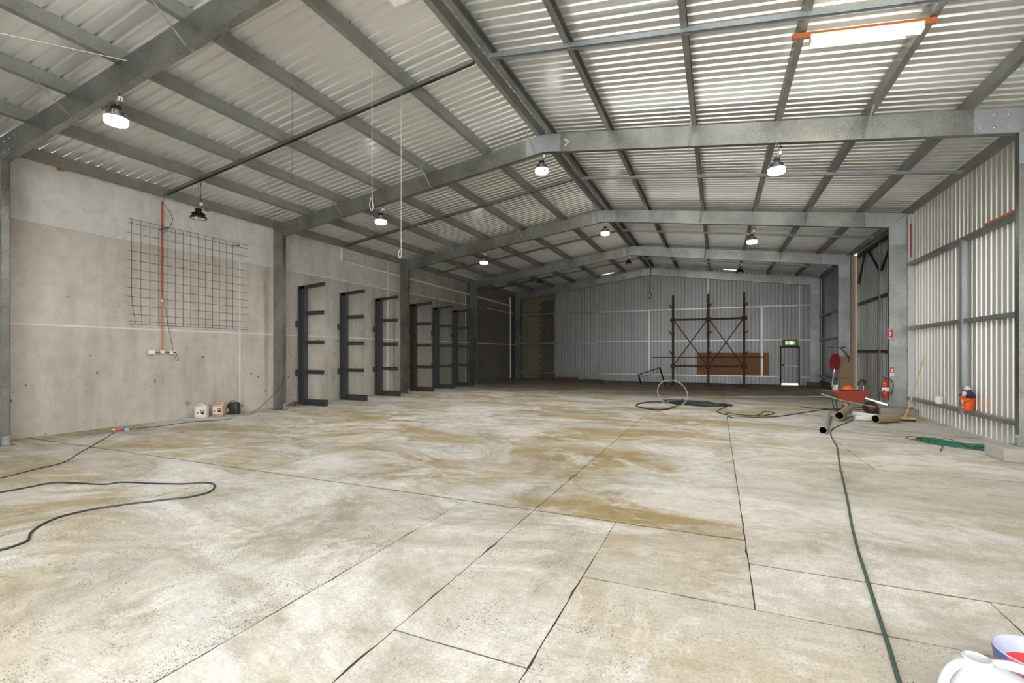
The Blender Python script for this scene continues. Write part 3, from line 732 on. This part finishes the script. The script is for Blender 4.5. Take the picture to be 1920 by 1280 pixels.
# leaf litter
mb = MB(); c0 = pz(556, 760)
for k in range(70):
    a, r_ = random.uniform(0, 6.28), abs(random.gauss(0, .16)); X = -12.5 + r_ * math.cos(a) * .6; Y = 11.1 + r_ * math.sin(a) * 1.3; z = .015 + max(0, .13 - r_ * .5) * random.random()
    X = max(X, -12.66); d = Vector((random.uniform(-1, 1), random.uniform(-1, 1), random.uniform(-.6, .6))).normalized() * random.uniform(.03, .07); n_ = d.cross(Vector((random.uniform(-1, 1), random.uniform(-1, 1), 1))).normalized() * .018
    P = Vector((X, Y, z + abs(d.z))); mb.add([P - d, P + n_, P + d, P - n_], [(0, 1, 2, 3)])
tag(link('leaf_litter', mb.mesh('leaf_litter', 'leaf')), 'small heap of dry leaves at foot of first rack', 'leaves', kind='stuff')
# jerry cans by wall
def jerry(loc, rz, body, label, style):
    t = thing('jerry_can', label, 'jerry can', loc, rz, 'jerry cans by the concrete wall')
    def ring(w_, d, z, r_): return [(sx * (w_ / 2 - r_) + r_ * math.cos(a), sy * (d / 2 - r_) + r_ * math.sin(a), z) for sx, sy, a0 in ((1, 1, 0), (-1, 1, 90), (-1, -1, 180), (1, -1, 270)) for a in (math.radians(a0 + 30 * j) for j in range(4))]
    rings = [ring(.25, .21, 0, .05), ring(.28, .24, .02, .05), ring(.28, .24, .27, .05), ring(.25, .21, .31, .06), ring(.14, .1, .325, .04)]
    vs_ = [p for R in rings for p in R]; n = 16; fs = [tuple(range(n))[::-1], tuple(range(4 * n, 5 * n))]
    for i in range(4): fs += [(i * n + k, i * n + (k + 1) % n, (i + 1) * n + (k + 1) % n, (i + 1) * n + k) for k in range(n)]
    part('body', MB().add(vs_, fs), body, t, True)
    part('handle', MB().tube(smooth_path([(-.09, 0, .30), (-.085, 0, .35), (-.02, 0, .37), (.035, 0, .35), (.04, 0, .31)]), .014, 8), body, t, True)
    cap = {'white': 'white_plastic', 'yellow': 'yellow_plastic', 'black': 'dark_green_hose'}[style]
    hh = .07 if style == 'yellow' else .03
    part('cap', MB().lathe([(.032, 0), (.034, hh * .5), (.028, hh)], 14, (.085, 0, .305)), cap, t, True)
    if style != 'black':
        lb = part('label', MB().box(-.085, .125, -.1225, -.1205, .07, .25), 'white_plastic', t)
        part('label_mark', MB().prism([(.02, .20), (.115, .21), (.105, .10), (.035, .10)], 'y', -.1245, -.1225), 'label_dark', lb)
        part('label_band', MB().box(.035, .10, -.126, -.1245, .165, .185), 'white_plastic', lb)
        part('label_mark', MB().prism([(-.07, .15), (-.02, .15), (-.045, .115)], 'y', -.1245, -.1225), 'black_plastic', lb)
    else: part('label', MB().box(-.11, -.095, -.1225, -.1205, .08, .16), 'white_plastic', t)
    return t
jerry((-12.42, 8.07, 0), .62, 'cream_plastic', 'cream jerry can with printed label and pale cap', 'white')
jerry((-12.42, 8.53, 0), .55, 'pink_plastic', 'jerry can of brown liquid with yellow tap', 'yellow')
jerry((-12.36, 8.93, 0), .55, 'black_can', 'black jerry can at the end of the row by wall joint', 'black')
# extension leads
def hose(name, label, cat, uv, r, mat, extra=None, n=8):
    pts = [(lambda p: Vector((p.x, p.y, r)))(pz(u, v)) for u, v in uv]
    if extra: pts += [Vector(e) for e in extra]
    return tag(link(name, MB().tube(smooth_path(pts, n), r, 8).mesh(name, mat, True)), label, cat)
hose('extension_lead', 'black extension lead from left edge to orange socket on floor', 'cable', [(-140, 905), (-60, 908), (0, 897), (60, 882), (120, 867), (148, 850), (170, 838), (195, 823), (215, 811)], .0075, 'black_hose')
hose('extension_lead', 'dark lead from floor socket past jerry cans up the second column', 'cable', [(236, 806), (300, 799), (360, 791), (420, 787), (470, 776)], .007, 'black_hose',
     [px(500, 752, -12.3), px(515, 737, -12.1), (-11.96, 10.155, .75), (-11.915, 10.155, .86), (-11.912, 10.2, 1.0)])
sk = thing('extension_socket', 'orange and blue extension lead plugs joined on the floor', 'plug', (lambda p: (p.x, p.y, .03))(pz(226, 808)), .45)
part('plug', MB().tube([(-.13, 0, 0), (-.03, 0, 0), (0, 0, 0)], [.022, .03, .03], 10), 'orange_plastic', sk, True)
part('socket', MB().tube([(0, 0, 0), (.05, 0, 0), (.13, 0, 0)], [.03, .03, .02], 10), 'tub_print', sk, True)
part('clear_shroud', MB().tube([(-.15, 0, 0), (-.1, 0, 0)], .026, 10).tube([(.1, 0, 0), (.16, 0, 0)], .026, 10), 'rag_white', sk, True)
hose('floor_hose', 'black hose looped across the bare floor beside the speckled slab', 'hose', [(-120, 945), (-60, 930), (0, 924), (50, 915), (100, 906), (150, 907), (195, 909), (230, 905), (280, 907), (340, 908), (385, 906), (402, 910), (395, 922), (360, 932), (300, 939), (240, 946), (180, 955), (120, 968), (80, 984), (58, 1000), (52, 1014), (30, 1024), (0, 1033), (-60, 1045)], .010, 'black_hose')

# ------------------------------------------------------------------ ropes and drop cords
def cord(name, label, cat, pts, r, mat): return tag(link(name, MB().tube(smooth_path(pts, 6), r, 6).mesh(name, mat, True)), label, cat)
X0 = -12.12
zr_ = ztop(-5.32) - .055
cord('pull_rope', 'long white pull rope with hooked end hanging before the cantilever racks', 'rope', [(-5.32, 7.1, zr_ + .03), (-5.32, 7.1, 5.2), (-5.32, 7.1, 3.75), (-5.32, 7.1, 3.5), (-5.35, 7.1, 3.44), (-5.38, 7.1, 3.52), (-5.35, 7.1, 3.6)], .0045, 'rope_white')
cord('pull_rope', 'long white pull rope with looped end hanging beside glowing lamp', 'rope', [(-5.12, 6.07, ztop(-5.12) + .01), (-5.12, 6.07, 5.4), (-5.12, 6.07, 4.3), (-5.10, 6.07, 4.06), (-5.13, 6.07, 4.0), (-5.17, 6.07, 4.1), (-5.14, 6.07, 4.22)], .0045, 'rope_white')
cord('pull_rope', 'thin dark pull rope dangling from purlin above the wire mesh', 'rope', [(-6.74, 5.94, ztop(-6.74) + .01), (-6.74, 5.94, 5.4), (-6.74, 5.94, 4.67)], .003, 'rope_dark')
lp = [(-3.53, 28.2, 6.70), (-3.6, 28.2, 5.9), (-3.6, 28.2, 5.2)] + [(-3.6 + .1 * math.sin(a), 28.2, 5.03 + .17 * math.cos(a)) for a in [i * .6 for i in range(1, 11)]] + [(-3.6, 28.2, 5.2)]
cord('rope_loop', 'dark rope ending in a small closed loop before end wall', 'rope', lp, .018, 'rope_dark')

# ------------------------------------------------------------------ rusty rack by end wall
rr = thing('rusty_rack', 'tall rusty steel rack with cross braces before end wall', 'rack', (-.43, 25.9, 0))
PX = (-1.70, 0, 1.63)
for i, X in enumerate(PX):
    p = MB(); p.box(X - .055, X + .055, -.055, -.045, 0, 4.7); p.box(X - .055, X + .055, .045, .055, 0, 4.7); p.box(X - .008, X + .008, -.045, .045, 0, 4.7)
    po = part('post', p, 'rust', rr)
    part('foot', MB().box(X - .1, X + .1, -.3, .1, 0, .05).box(X - .03, X + .03, -.28, -.05, .05, .2), 'rust', rr)
    for z in (4.1, 2.72, 1.70):
        sx = (-1, 1, 1)[i]
        part('bracket', MB().box(X - .07, X + .07, -.14, -.055, z - .1, z + .06).bar((X + sx * .05, -.1, z), (X + sx * .19, -.1, z + .1), .04, .05).bar((X + sx * .05, -.1, z), (X + sx * .18, -.1, z - .03), .03, .03), 'rust', rr)
for z in (3.42, 1.03):
    part('cross_rail', MB().bar((-1.8, -.07, z), (1.73, -.07, z + .0), .05, .10), 'rust', rr)
    for X in PX: part('cleat', MB().box(X - .13, X + .13, -.11, -.09, z - .11, z + .09), 'rust', rr)
for a, b in ((PX[0] + .06, PX[1] - .06), (PX[1] + .06, PX[2] - .06)):
    part('diagonal_brace', MB().bar((a, -.08, 3.36), (b, -.08, 1.1), .055, .012, (0, 1, 0)), 'rust', rr); part('diagonal_brace', MB().bar((a, -.1, 1.1), (b, -.1, 3.36), .055, .012, (0, 1, 0)), 'rust', rr)
tag(link('steel_bar', MB().tube([(-3.15, 25.72, 1.47), (2.05, 25.72, 1.51)], .022, 8).mesh('steel_bar', 'rust', True)), 'long thin steel bar laid across rusty rack brackets', 'bar')
# bent frame near it
bf = thing('bent_hurdle', 'bent dark steel hurdle with wire inserts leaning beside rusty rack', 'hurdle', (-3.2, 26.0, 0))
A, B, Cc, D = Vector((-.57, .05, 0)), Vector((-.77, .3, .51)), Vector((.36, .3, .92)), Vector((.66, .05, 0))
for a, b in ((A, B), (B, Cc), (Cc, D)): part('frame_bar', MB().bar(a, b, .05, .06), 'dark_steel', bf)
e0 = A.lerp(B, .75); e1 = D.lerp(Cc, .78); part('wire', MB().tube([e0, e1], .006, 5), 'dark_steel', bf)
for k in range(1, 6):
    q = k / 6; part('wire', MB().tube([B.lerp(Cc, q), e0.lerp(e1, q) - Vector((0, 0, .08))], .006, 5), 'dark_steel', bf)
# stacks of bearers
for si, (x0, x1, y, nz, lab) in enumerate(((-8.75, -7.25, 26.2, 3, 'tall dark stack'), (-7.15, -5.9, 26.2, 2, 'low dark stack'))):
    for k in range(nz):
        for j in range(2):
            tag(link('timber_bearer', MB().box(x0 + random.uniform(0, .08), x1 - random.uniform(0, .08), y + j * .13, y + j * .13 + .115, .1 * k + .002, .1 * k + .098).mesh('timber_bearer', 'rust' if (k + j) % 2 else 'rack_brown', bevel=.004)),
                '%s timber bearer in the %s below end wall, %s' % (['bottom', 'second', 'top'][k] if nz == 3 else ['bottom', 'upper'][k], lab, 'front row' if j == 0 else 'back row'), 'timber', 'bearers stacked by the end wall')

# ------------------------------------------------------------------ hoses on floor
def coil(name, label, center, ax, a, b, loops, r, mat, jit, tails=(), zmax=.06, seg=26):
    c = Vector((center[0], center[1], 0)); ux = Vector((ax[0], ax[1], 0)).normalized(); uy = Vector((-ux.y, ux.x, 0)); P = [Vector(p) for p in tails[:1]] if tails else []
    for k in range(loops):
        aa, bb = a * random.uniform(.72, 1), b * random.uniform(.55, 1); o = ux * random.uniform(-jit, jit) + uy * random.uniform(-jit * .5, jit * .5); ph = random.uniform(-.15, .15)
        for j in range(14):
            th = 2 * math.pi * j / 14 + ph
            P.append(c + o + ux * (aa * math.cos(th) + random.uniform(-.02, .02)) + uy * (bb * math.sin(th) + random.uniform(-.02, .02)) + Vector((0, 0, r + zmax * random.random() * (k + 1) / loops)))
    if len(tails) > 1: P += [Vector(p) for p in tails[1:]]
    return tag(link(name, MB().tube(smooth_path(P, 5), r, 7).mesh(name, mat, True)), label, 'hose')
gt = pz(1763, 847); g0 = pz(1722, 822)
coil('garden_hose', 'tangled coil of green garden hose on the floor by steel wall', (3.98, 11.25), (.95, -1.15), .60, .27, 5, .009, 'green_hose', .15, [(g0.x, g0.y, .012), (3.6, 11.5, .02), (3.8, 11.2, .012), (gt.x, gt.y, .012)])
hose('garden_hose', 'green hose lying in a long line down the floor to white container', 'hose', [(1612, 783), (1590, 792), (1572, 799), (1560, 806), (1558, 815), (1563, 827), (1570, 840), (1572, 855), (1574, 870), (1577, 885), (1583, 912), (1590, 945), (1597, 985), (1608, 1030), (1622, 1075), (1636, 1120), (1652, 1170), (1668, 1220), (1684, 1275), (1705, 1340)], .0115, 'dark_green_hose')
c1 = pz(1577, 885)
tag(link('hose_coupling', MB().tube([(c1.x - .005, c1.y - .06, .016), (c1.x + .003, c1.y + .06, .016)], .016, 10).mesh('hose_coupling', 'brown_flashing', True)), 'brown coupling joining the long green hose', 'coupling')
coil('black_hose', 'coil of black hose lying flat on floor before rusty rack', (-.62, 16.75), (1, -.2), 1.05, .62, 6, .019, 'black_hose', .22)
hose('black_hose', 'wide loop of black hose beside the flat hose coil', 'hose', [(1290, 755), (1262, 756), (1230, 754), (1205, 756), (1193, 760), (1198, 764), (1215, 767), (1238, 769), (1258, 766), (1272, 759), (1280, 748)], .02, 'black_hose')
rc = Vector((-1.33, 15.95, .52)); e1 = Vector((.93, .36, 0)).normalized(); e2 = Vector((-.25, .55, .8)).normalized(); e2 = (e2 - e1 * e2.dot(e1)).normalized()
pts = [rc + e1 * (.47 * math.cos(i * .2618)) + e2 * (.5 * math.sin(i * .2618)) for i in range(24)]; mn = min(p.z for p in pts); pts = [p - Vector((0, 0, mn - .018)) for p in pts]
tag(link('pipe_hoop', MB().tube(pts, .017, 8, True).mesh('pipe_hoop', 'grey_hose', True)), 'grey hoop of stiff pipe standing up from hose coil', 'pipe')
hose('extension_lead', 'dark cable trailing from hose coil towards the wheelbarrow', 'cable', [(1362, 763), (1345, 771), (1360, 778), (1365, 774), (1375, 777), (1400, 779), (1430, 780), (1452, 774), (1432, 772), (1424, 778), (1400, 781), (1365, 780), (1380, 784), (1420, 783), (1460, 781), (1500, 775), (1540, 769), (1590, 766), (1630, 764)], .012, 'black_hose')
hose('extension_lead', 'dark cable on floor behind the wheelbarrow and grey pipes', 'cable', [(1500, 763), (1530, 766), (1570, 768), (1600, 769), (1645, 768)], .014, 'black_hose')

# ------------------------------------------------------------------ right-hand things
def hollow_pipe(name, label, a, b, r, mat, inner='dark_steel'):
    a, b = Vector(a), Vector(b); d = (b - a).normalized(); t = thing(name, label, 'pipe', a)
    q = d.to_track_quat('Z', 'Y'); L = (b - a).length
    mb = MB().lathe([(r * .86, 0), (r, 0), (r, L), (r * .86, L), (r * .86, 0)], 20, cap=False); mb.v = [tuple(q @ Vector(p)) for p in mb.v]
    part('wall', mb, mat, t, True)
    ib = MB().lathe([(r * .855, .002), (r * .855, L - .002)], 20, cap=False); ib.v = [tuple(q @ Vector(p)) for p in ib.v]
    part('bore', ib, inner, t, True)
    return t
a = pz(1543, 806, .085); b = pz(1553, 764, .085)
hollow_pipe('drain_pipe', 'long pale grey drain pipe lying at end of green hose', (a.x, a.y, .081), (2.72, 15.0, .081), .08, 'pvc_grey')
hollow_pipe('drain_pipe', 'short tan drain pipe propped beside the grey drain pipe', (2.78, 14.0, .14), (3.25, 15.35, .17), .10, 'pvc_brown')
hollow_pipe('drain_pipe', 'stubby tan pipe offcut lying in front of the footing block', (3.50, 13.95, .105), (4.05, 14.42, .105), .10, 'pvc_brown', 'black_plastic')
el = thing('pipe_elbow', 'white bent drain pipe lying behind the tan pipe', 'pipe', (3.22, 14.55, .07))
part('bend', MB().tube(smooth_path([(-.05, -.25, 0), (.3, -.2, 0), (.52, -.16, 0), (.64, -.05, 0), (.55, .12, 0), (.35, .35, 0), (.1, .65, .0)], 6), .068, 14), 'pvc_white', el, True)
part('collar', MB().tube([(.08, -.235, 0), (.16, -.22, 0)], .076, 14), 'pvc_white', el, True)
# wheelbarrow
wb = thing('wheelbarrow', 'rusty red wheelbarrow loaded with a tub beside footing block', 'wheelbarrow', (3.42, 16.1, 0))
top = [(-.42, -.32, .60), (.42, -.27, .62), (.42, .27, .62), (-.42, .32, .60)]; bot = [(-.16, -.2, .30), (.26, -.18, .30), (.26, .18, .30), (-.16, .2, .30)]
sh = lambda P, k, dz: [(x * k, y * k, z + dz) for x, y, z in P]
ti = sh(top, .965, .0); bi = [(x * .95, y * .95, z + .015) for x, y, z in bot]
vs_ = top + bot + ti + bi
fs = [(4, 5, 6, 7)] + [(i, (i + 1) % 4, 4 + (i + 1) % 4, 4 + i) for i in range(4)] + [(15, 14, 13, 12)] + [(8 + (i + 1) % 4, 8 + i, 12 + i, 12 + (i + 1) % 4) for i in range(4)] + [(i, 8 + i, 8 + (i + 1) % 4, (i + 1) % 4) for i in range(4)]
part('tray', MB().add(vs_, fs), 'barrow_red', wb)
part('rim', MB().tube(top, .014, 8, True), 'barrow_red', wb, True)
for s_ in (-1, 1):
    part('handle', MB().tube(smooth_path([(.62, s_ * .05, .20), (.2, s_ * .17, .28), (-.25, s_ * .24, .38), (-.62, s_ * .28, .50)], 5), .017, 8), 'pvc_grey', wb, True)
    part('leg', MB().tube(smooth_path([(-.02, s_ * .2, .31), (-.16, s_ * .22, .05), (-.2, s_ * .22, .017), (-.3, s_ * .22, .05), (-.36, s_ * .25, .38)], 5), .015, 8), 'dark_green_hose', wb, True)
    part('brace', MB().bar((-.15, s_ * .2, .31), (.12, s_ * .12, .03), .03, .02), 'rag_white', wb)
    part('fork', MB().bar((.3, s_ * .1, .28), (.52, s_ * .06, .17), .02, .03), 'red_paint', wb)
wm = MB().lathe([(.06, -.03), (.12, -.04), (.17, -.035), (.18, 0), (.17, .035), (.12, .04), (.06, .03), (.06, -.03)], 24, cap=False); wm.v = [(x + .5, z, y + .181) for x, y, z in wm.v]
wh = part('wheel', wm, 'black_plastic', wb, True)
hm = MB().lathe([(.07, -.03), (.07, .03)], 16); hm.v = [(x + .5, z, y + .181) for x, y, z in hm.v]; part('hub', hm, 'red_paint', wh, True)
tb = thing('metal_tub', 'round galvanised tub sitting in the wheelbarrow tray', 'tub', (3.42, 16.1, .50))
part('shell', MB().lathe([(.17, 0), (.225, .15), (.235, .16), (.225, .165), (.215, .15), (.16, .012), (.01, .012)], 24), 'galv_tub', tb, True)
tag(link('orange_bag', MB().lathe([(.02, 0), (.12, .02), (.15, .07), (.12, .13), (.06, .17), (.015, .18)], 9, cap=True).mesh('orange_bag', 'orange_plastic'), loc=(3.40, 16.08, .60), rotz=.4), 'crumpled orange bag in the galvanised tub', 'bag')
hd = thing('trolley_handle', 'black-gripped chrome handle sticking up from wheelbarrow', 'handle', (3.67, 16.12, .5))
part('frame', MB().tube([(-.09, 0, 0), (-.03, 0, .28)], .012, 8).tube([(.07, .02, 0), (.11, .02, .28)], .012, 8), 'chrome', hd, True)
part('grip', MB().tube(smooth_path([(-.03, 0, .28), (0, 0, .38), (.08, .01, .43), (.14, .02, .40), (.11, .02, .28)], 5), .026, 10), 'black_plastic', hd, True)
# shovel
sv = thing('shovel', 'square-mouth shovel with steel blade leaning behind the wheelbarrow', 'shovel', (3.86, 20.9, 0)); dv = (Vector((4.22, 22.10, 1.08)) - Vector((3.86, 20.9, 0)))
dn = dv.normalized(); sd = Vector((.95, -.25, 0)); sd = (sd - dn * sd.dot(dn)).normalized(); nn = dn.cross(sd)
bl = [dn * .0 + sd * 0, dn * .12 - sd * .13, dn * .40 - sd * .14, dn * .46 - sd * .04, dn * .46 + sd * .04, dn * .40 + sd * .14, dn * .12 + sd * .13]
vs_ = [p + Vector((0, 0, .012)) for p in bl] + [p + nn * .008 + Vector((0, 0, .012)) for p in bl]; n = 7
part('blade', MB().add(vs_, [tuple(range(n))[::-1], tuple(range(n, 2 * n))] + [(i, (i + 1) % n, n + (i + 1) % n, n + i) for i in range(n)]), 'chrome', sv)
part('socket', MB().tube([dn * .40, dn * .62], .026, 8), 'rag_red', sv, True); part('shaft', MB().tube([dn * .6, dn * dv.length], .019, 8), 'rag_white', sv, True)
# red hose bundle, board, strap at fourth frame column
rb = thing('red_hose_bundle', 'bundle of red hose hanging from bar on the fourth frame column', 'hose', (4.30, 22.30, 1.05))
mb = MB()
for k in range(11):
    o = Vector((random.uniform(-.09, .07), random.uniform(-.08, .03), random.uniform(-.12, .0))); h = random.uniform(.35, .62); w_ = random.uniform(.03, .09)
    mb.tube(smooth_path([o + Vector((0, 0, .64)), o + Vector((-w_, .0, .5)), o + Vector((-w_ * 1.2 + random.uniform(-.04, .04), -.02, .62 - h * .7)), o + Vector((random.uniform(-.03, .03), 0, .62 - h)), o + Vector((w_, .01, .62 - h * .6)), o + Vector((w_ * .8, 0, .52))], 5, True), .024, 7, True)
part('coils', mb, 'rag_red', rb, True); part('tie', MB().tube([(-.13, -.06, .3), (.1, -.07, .32)], .03, 8), 'rag_red', rb, True)
hb = thing('hook_bar', 'thin steel hook bar across the fourth frame column', 'hook', (4.3, 22.44, 1.93)); part('bar', MB().bar((-.25, -.02, 0), (.35, -.02, -.03), .025, .02), 'dark_steel', hb)
part('strap', MB().tube(smooth_path([(.36, -.05, .0), (.2, -.08, -.02), (.26, -.08, -.12), (.40, -.06, -.3), (.46, -.05, -.62), (.43, -.06, -.3), (.5, -.05, -.5)], 5), .016, 6), 'black_plastic', hb, True)
bd = thing('leaning_board', 'tan timber board with a brown ledge leaning on fourth frame column', 'board', (4.64, 22.38, .19)); part('sheet', MB().prism([(-.02, 0), (0, 0), (.075, 1.38), (.055, 1.38)], 'x', -.2, .2), 'board_tan', bd); part('ledge', MB().box(-.18, .2, -.05, .04, .50, .56), 'plywood', bd)
part('offcut', MB().box(-.02, .1, .05, .065, 1.38, 1.6), 'board_tan', bd)
# fire extinguisher with signs
fe = thing('fire_extinguisher', 'red fire extinguisher with white band hung on column', 'fire extinguisher', (4.335, 16.36, .45))
part('cylinder', MB().lathe([(.07, 0), (.086, .015), (.088, .06), (.088, .40), (.075, .45), (.03, .485), (.028, .51)], 24), 'red_paint', fe, True)
part('band', MB().lathe([(.0885, .17), (.0895, .172), (.0895, .285), (.0885, .287)], 24, cap=False), 'white_plastic', fe, True)
part('sticker', MB().box(-.075, -.02, -.0845, -.07, .38, .42).box(-.075, -.035, -.0845, -.07, .33, .35).box(-.075, -.03, -.0845, -.07, .12, .15), 'yellow_plastic', fe); part('sticker', MB().box(-.072, -.035, -.092, -.07, .175, .22), 'green_sign', fe)
part('valve', MB().box(-.03, .03, -.02, .02, .51, .55).bar((0, 0, .54), (-.09, -.01, .55), .022, .016).bar((0, 0, .555), (-.08, -.01, .585), .022, .012), 'black_plastic', fe)
part('hose', MB().tube(smooth_path([(.03, 0, .53), (.12, -.03, .50), (.17, -.03, .35), (.14, -.05, .18), (.10, -.06, .06)], 6), .011, 8), 'black_plastic', fe, True)
part('bracket', MB().box(-.03, .10, -.01, .03, .42, .45), 'dark_steel', fe)
s1 = thing('extinguisher_sign', 'white and red extinguisher chart sign above fire extinguisher', 'sign', (4.45, 16.383, 1.05)); part('plate', MB().box(-.01, .085, -.006, 0, 0, .26), 'white_plastic', s1); part('red_field', MB().box(-.006, .081, -.008, -.006, .10, .254), 'red_paint', s1); part('symbol', MB().prism([(.01, .12), (.065, .12), (.045, .22), (.03, .22)], 'y', -.01, -.008), 'white_plastic', s1); part('roundel', MB().box(.025, .05, -.008, -.006, .03, .055), 'red_paint', s1)
s2 = thing('location_sign', 'small red location sign high on column above extinguisher', 'sign', (4.41, 16.383, 2.1)); part('plate', MB().box(-.02, .09, -.006, 0, 0, .28), 'red_paint', s2); part('white_mark', MB().box(.015, .055, -.008, -.006, .08, .2), 'white_plastic', s2); part('border', MB().box(-.012, .082, -.0075, -.006, .015, .03).box(-.012, .082, -.0075, -.006, .25, .265), 'white_plastic', s2)
# broom
bb = thing('broom', 'wide wooden floor broom leaning against steel wall corner', 'broom', (4.28, 14.72, 0)); top_ = Vector((4.86, 15.3, 1.60)) - Vector((4.28, 14.72, 0))
part('head', MB().box(-.23, .23, -.035, .035, .045, .09), 'broom_wood', bb, bevel=.01); part('bristles', MB().box(-.22, .22, -.03, .03, 0, .045), 'black_plastic', bb); part('ferrule', MB().tube([(0, 0, .08), top_ * .09], [.04, .018], 10), 'broom_wood', bb, True); part('handle', MB().tube([top_ * .05, top_], .0135, 8), 'broom_wood', bb, True)
# tub and bucket on girt ledge
wt = thing('paint_tub', 'small white tub standing on the wall girt ledge', 'tub', (4.875, 14.47, .49)); part('body', MB().lathe([(.075, 0), (.085, .15)], 20), 'white_plastic', wt, True); part('lid', MB().lathe([(.09, .15), (.09, .17), (.085, .175)], 20), 'white_plastic', wt, True)
ob = thing('orange_bucket', 'orange bucket with white lettering standing on girt ledge', 'bucket', (4.845, 12.96, .49)); part('shell', MB().lathe([(.085, 0), (.118, .25), (.124, .252), (.124, .265), (.112, .262), (.08, .012), (.01, .012)], 24), 'orange_plastic', ob, True)
lt = MB()
for k in range(5): lt.box(-.114 - .0 , -.100, -.012 - .03, .012 - .03, .1 + .026 * k, .12 + .026 * k)
lt.v = [(x * .93 + (z - .1) * -.12, y, z) for x, y, z in lt.v]; part('lettering', lt, 'white_plastic', ob)
part('lettering', MB().box(-.098, -.09, -.05, -.015, .045, .065).box(-.098, -.09, -.008, .025, .045, .065), 'white_plastic', ob); part('handle', MB().tube(smooth_path([(-.0, -.12, .24), (-.1, -.1, .16), (-.125, 0, .12), (-.1, .1, .16), (0, .12, .24)], 5), .004, 6), 'dark_steel', ob, True)
rg = thing('rag_bundle', 'navy and white rags stuffed in the orange bucket', 'rags', (4.845, 12.96, .70))
for k, (m_, dx_, dy_, dz_, r_) in enumerate((('rag_navy', -.03, .05, .1, .09), ('rag_navy', .02, -.04, .12, .08), ('rag_white', 0, .02, .24, .06), ('rag_white', -.06, -.01, .14, .05), ('rag_navy', .01, .03, .19, .07), ('orange_plastic', -.07, .01, .08, .05))):
    mb = MB().lathe([(.01, -r_), (r_ * .7, -r_ * .7), (r_, 0), (r_ * .75, r_ * .6), (.01, r_)], 9); mb.v = [(x * random.uniform(.8, 1.15) + dx_, y * random.uniform(.8, 1.15) + dy_, z * random.uniform(.85, 1.1) + dz_) for x, y, z in mb.v]
    part('rag', mb, m_, rg)

# ------------------------------------------------------------------ foreground containers
jc = thing('white_container', 'large white plastic container with two moulded handles, uncapped, in foreground', 'container', (1.07, 2.78, 0), .25)
def sring(a, b, z, n=28, e=2.6): return [(math.copysign(abs(math.cos(q)) ** (2 / e), math.cos(q)) * a, math.copysign(abs(math.sin(q)) ** (2 / e), math.sin(q)) * b, z) for q in (2 * math.pi * i / n for i in range(n))]
rings = [sring(.19, .11, 0), sring(.205, .13, .02), sring(.20, .135, .16), sring(.165, .13, .225), sring(.115, .11, .275), sring(.075, .08, .305), sring(.05, .05, .316)]
for R, dx_ in zip(rings, (.07, .07, .07, .06, .035, .01, 0)): R[:] = [(x + dx_, y, z) for x, y, z in R]
vs_ = [p for R in rings for p in R]; n = 28; fs = [tuple(range(n))[::-1]]
for i in range(6): fs += [(i * n + k, i * n + (k + 1) % n, (i + 1) * n + (k + 1) % n, (i + 1) * n + k) for k in range(n)]
part('body', MB().add(vs_, fs), 'container_plastic', jc, True)
part('neck', MB().lathe([(.055, .305), (.052, .33), (.046, .332), (.044, .32), (.004, .317)], 24), 'container_plastic', jc, True)
part('handle', MB().tube(smooth_path([(-.04, 0, .305), (-.085, -.01, .30), (-.13, -.02, .265), (-.15, -.02, .2), (-.14, -.02, .12)], 6), .019, 10), 'container_plastic', jc, True)
part('handle', MB().tube(smooth_path([(.05, .0, .305), (.13, -.01, .31), (.22, -.02, .28), (.27, -.03, .21), (.262, -.03, .12)], 6), .021, 10), 'container_plastic', jc, True)
rt_ = thing('plastic_tub', 'red-lined plastic tub with blue and pink print beside white container', 'tub', (1.50, 3.25, 0))
part('shell', MB().lathe([(.145, 0), (.168, .08), (.18, .165), (.178, .172)], 32, cap=False), 'tub_print', rt_, True)
part('rim', MB().lathe([(.178, .172), (.172, .176), (.160, .168), (.135, .105), (.13, .1)], 32, cap=False), 'tub_blue', rt_, True)
part('lining', MB().lathe([(.134, .106), (.125, .1), (.002, .098)], 32), 'tub_red', rt_, True)
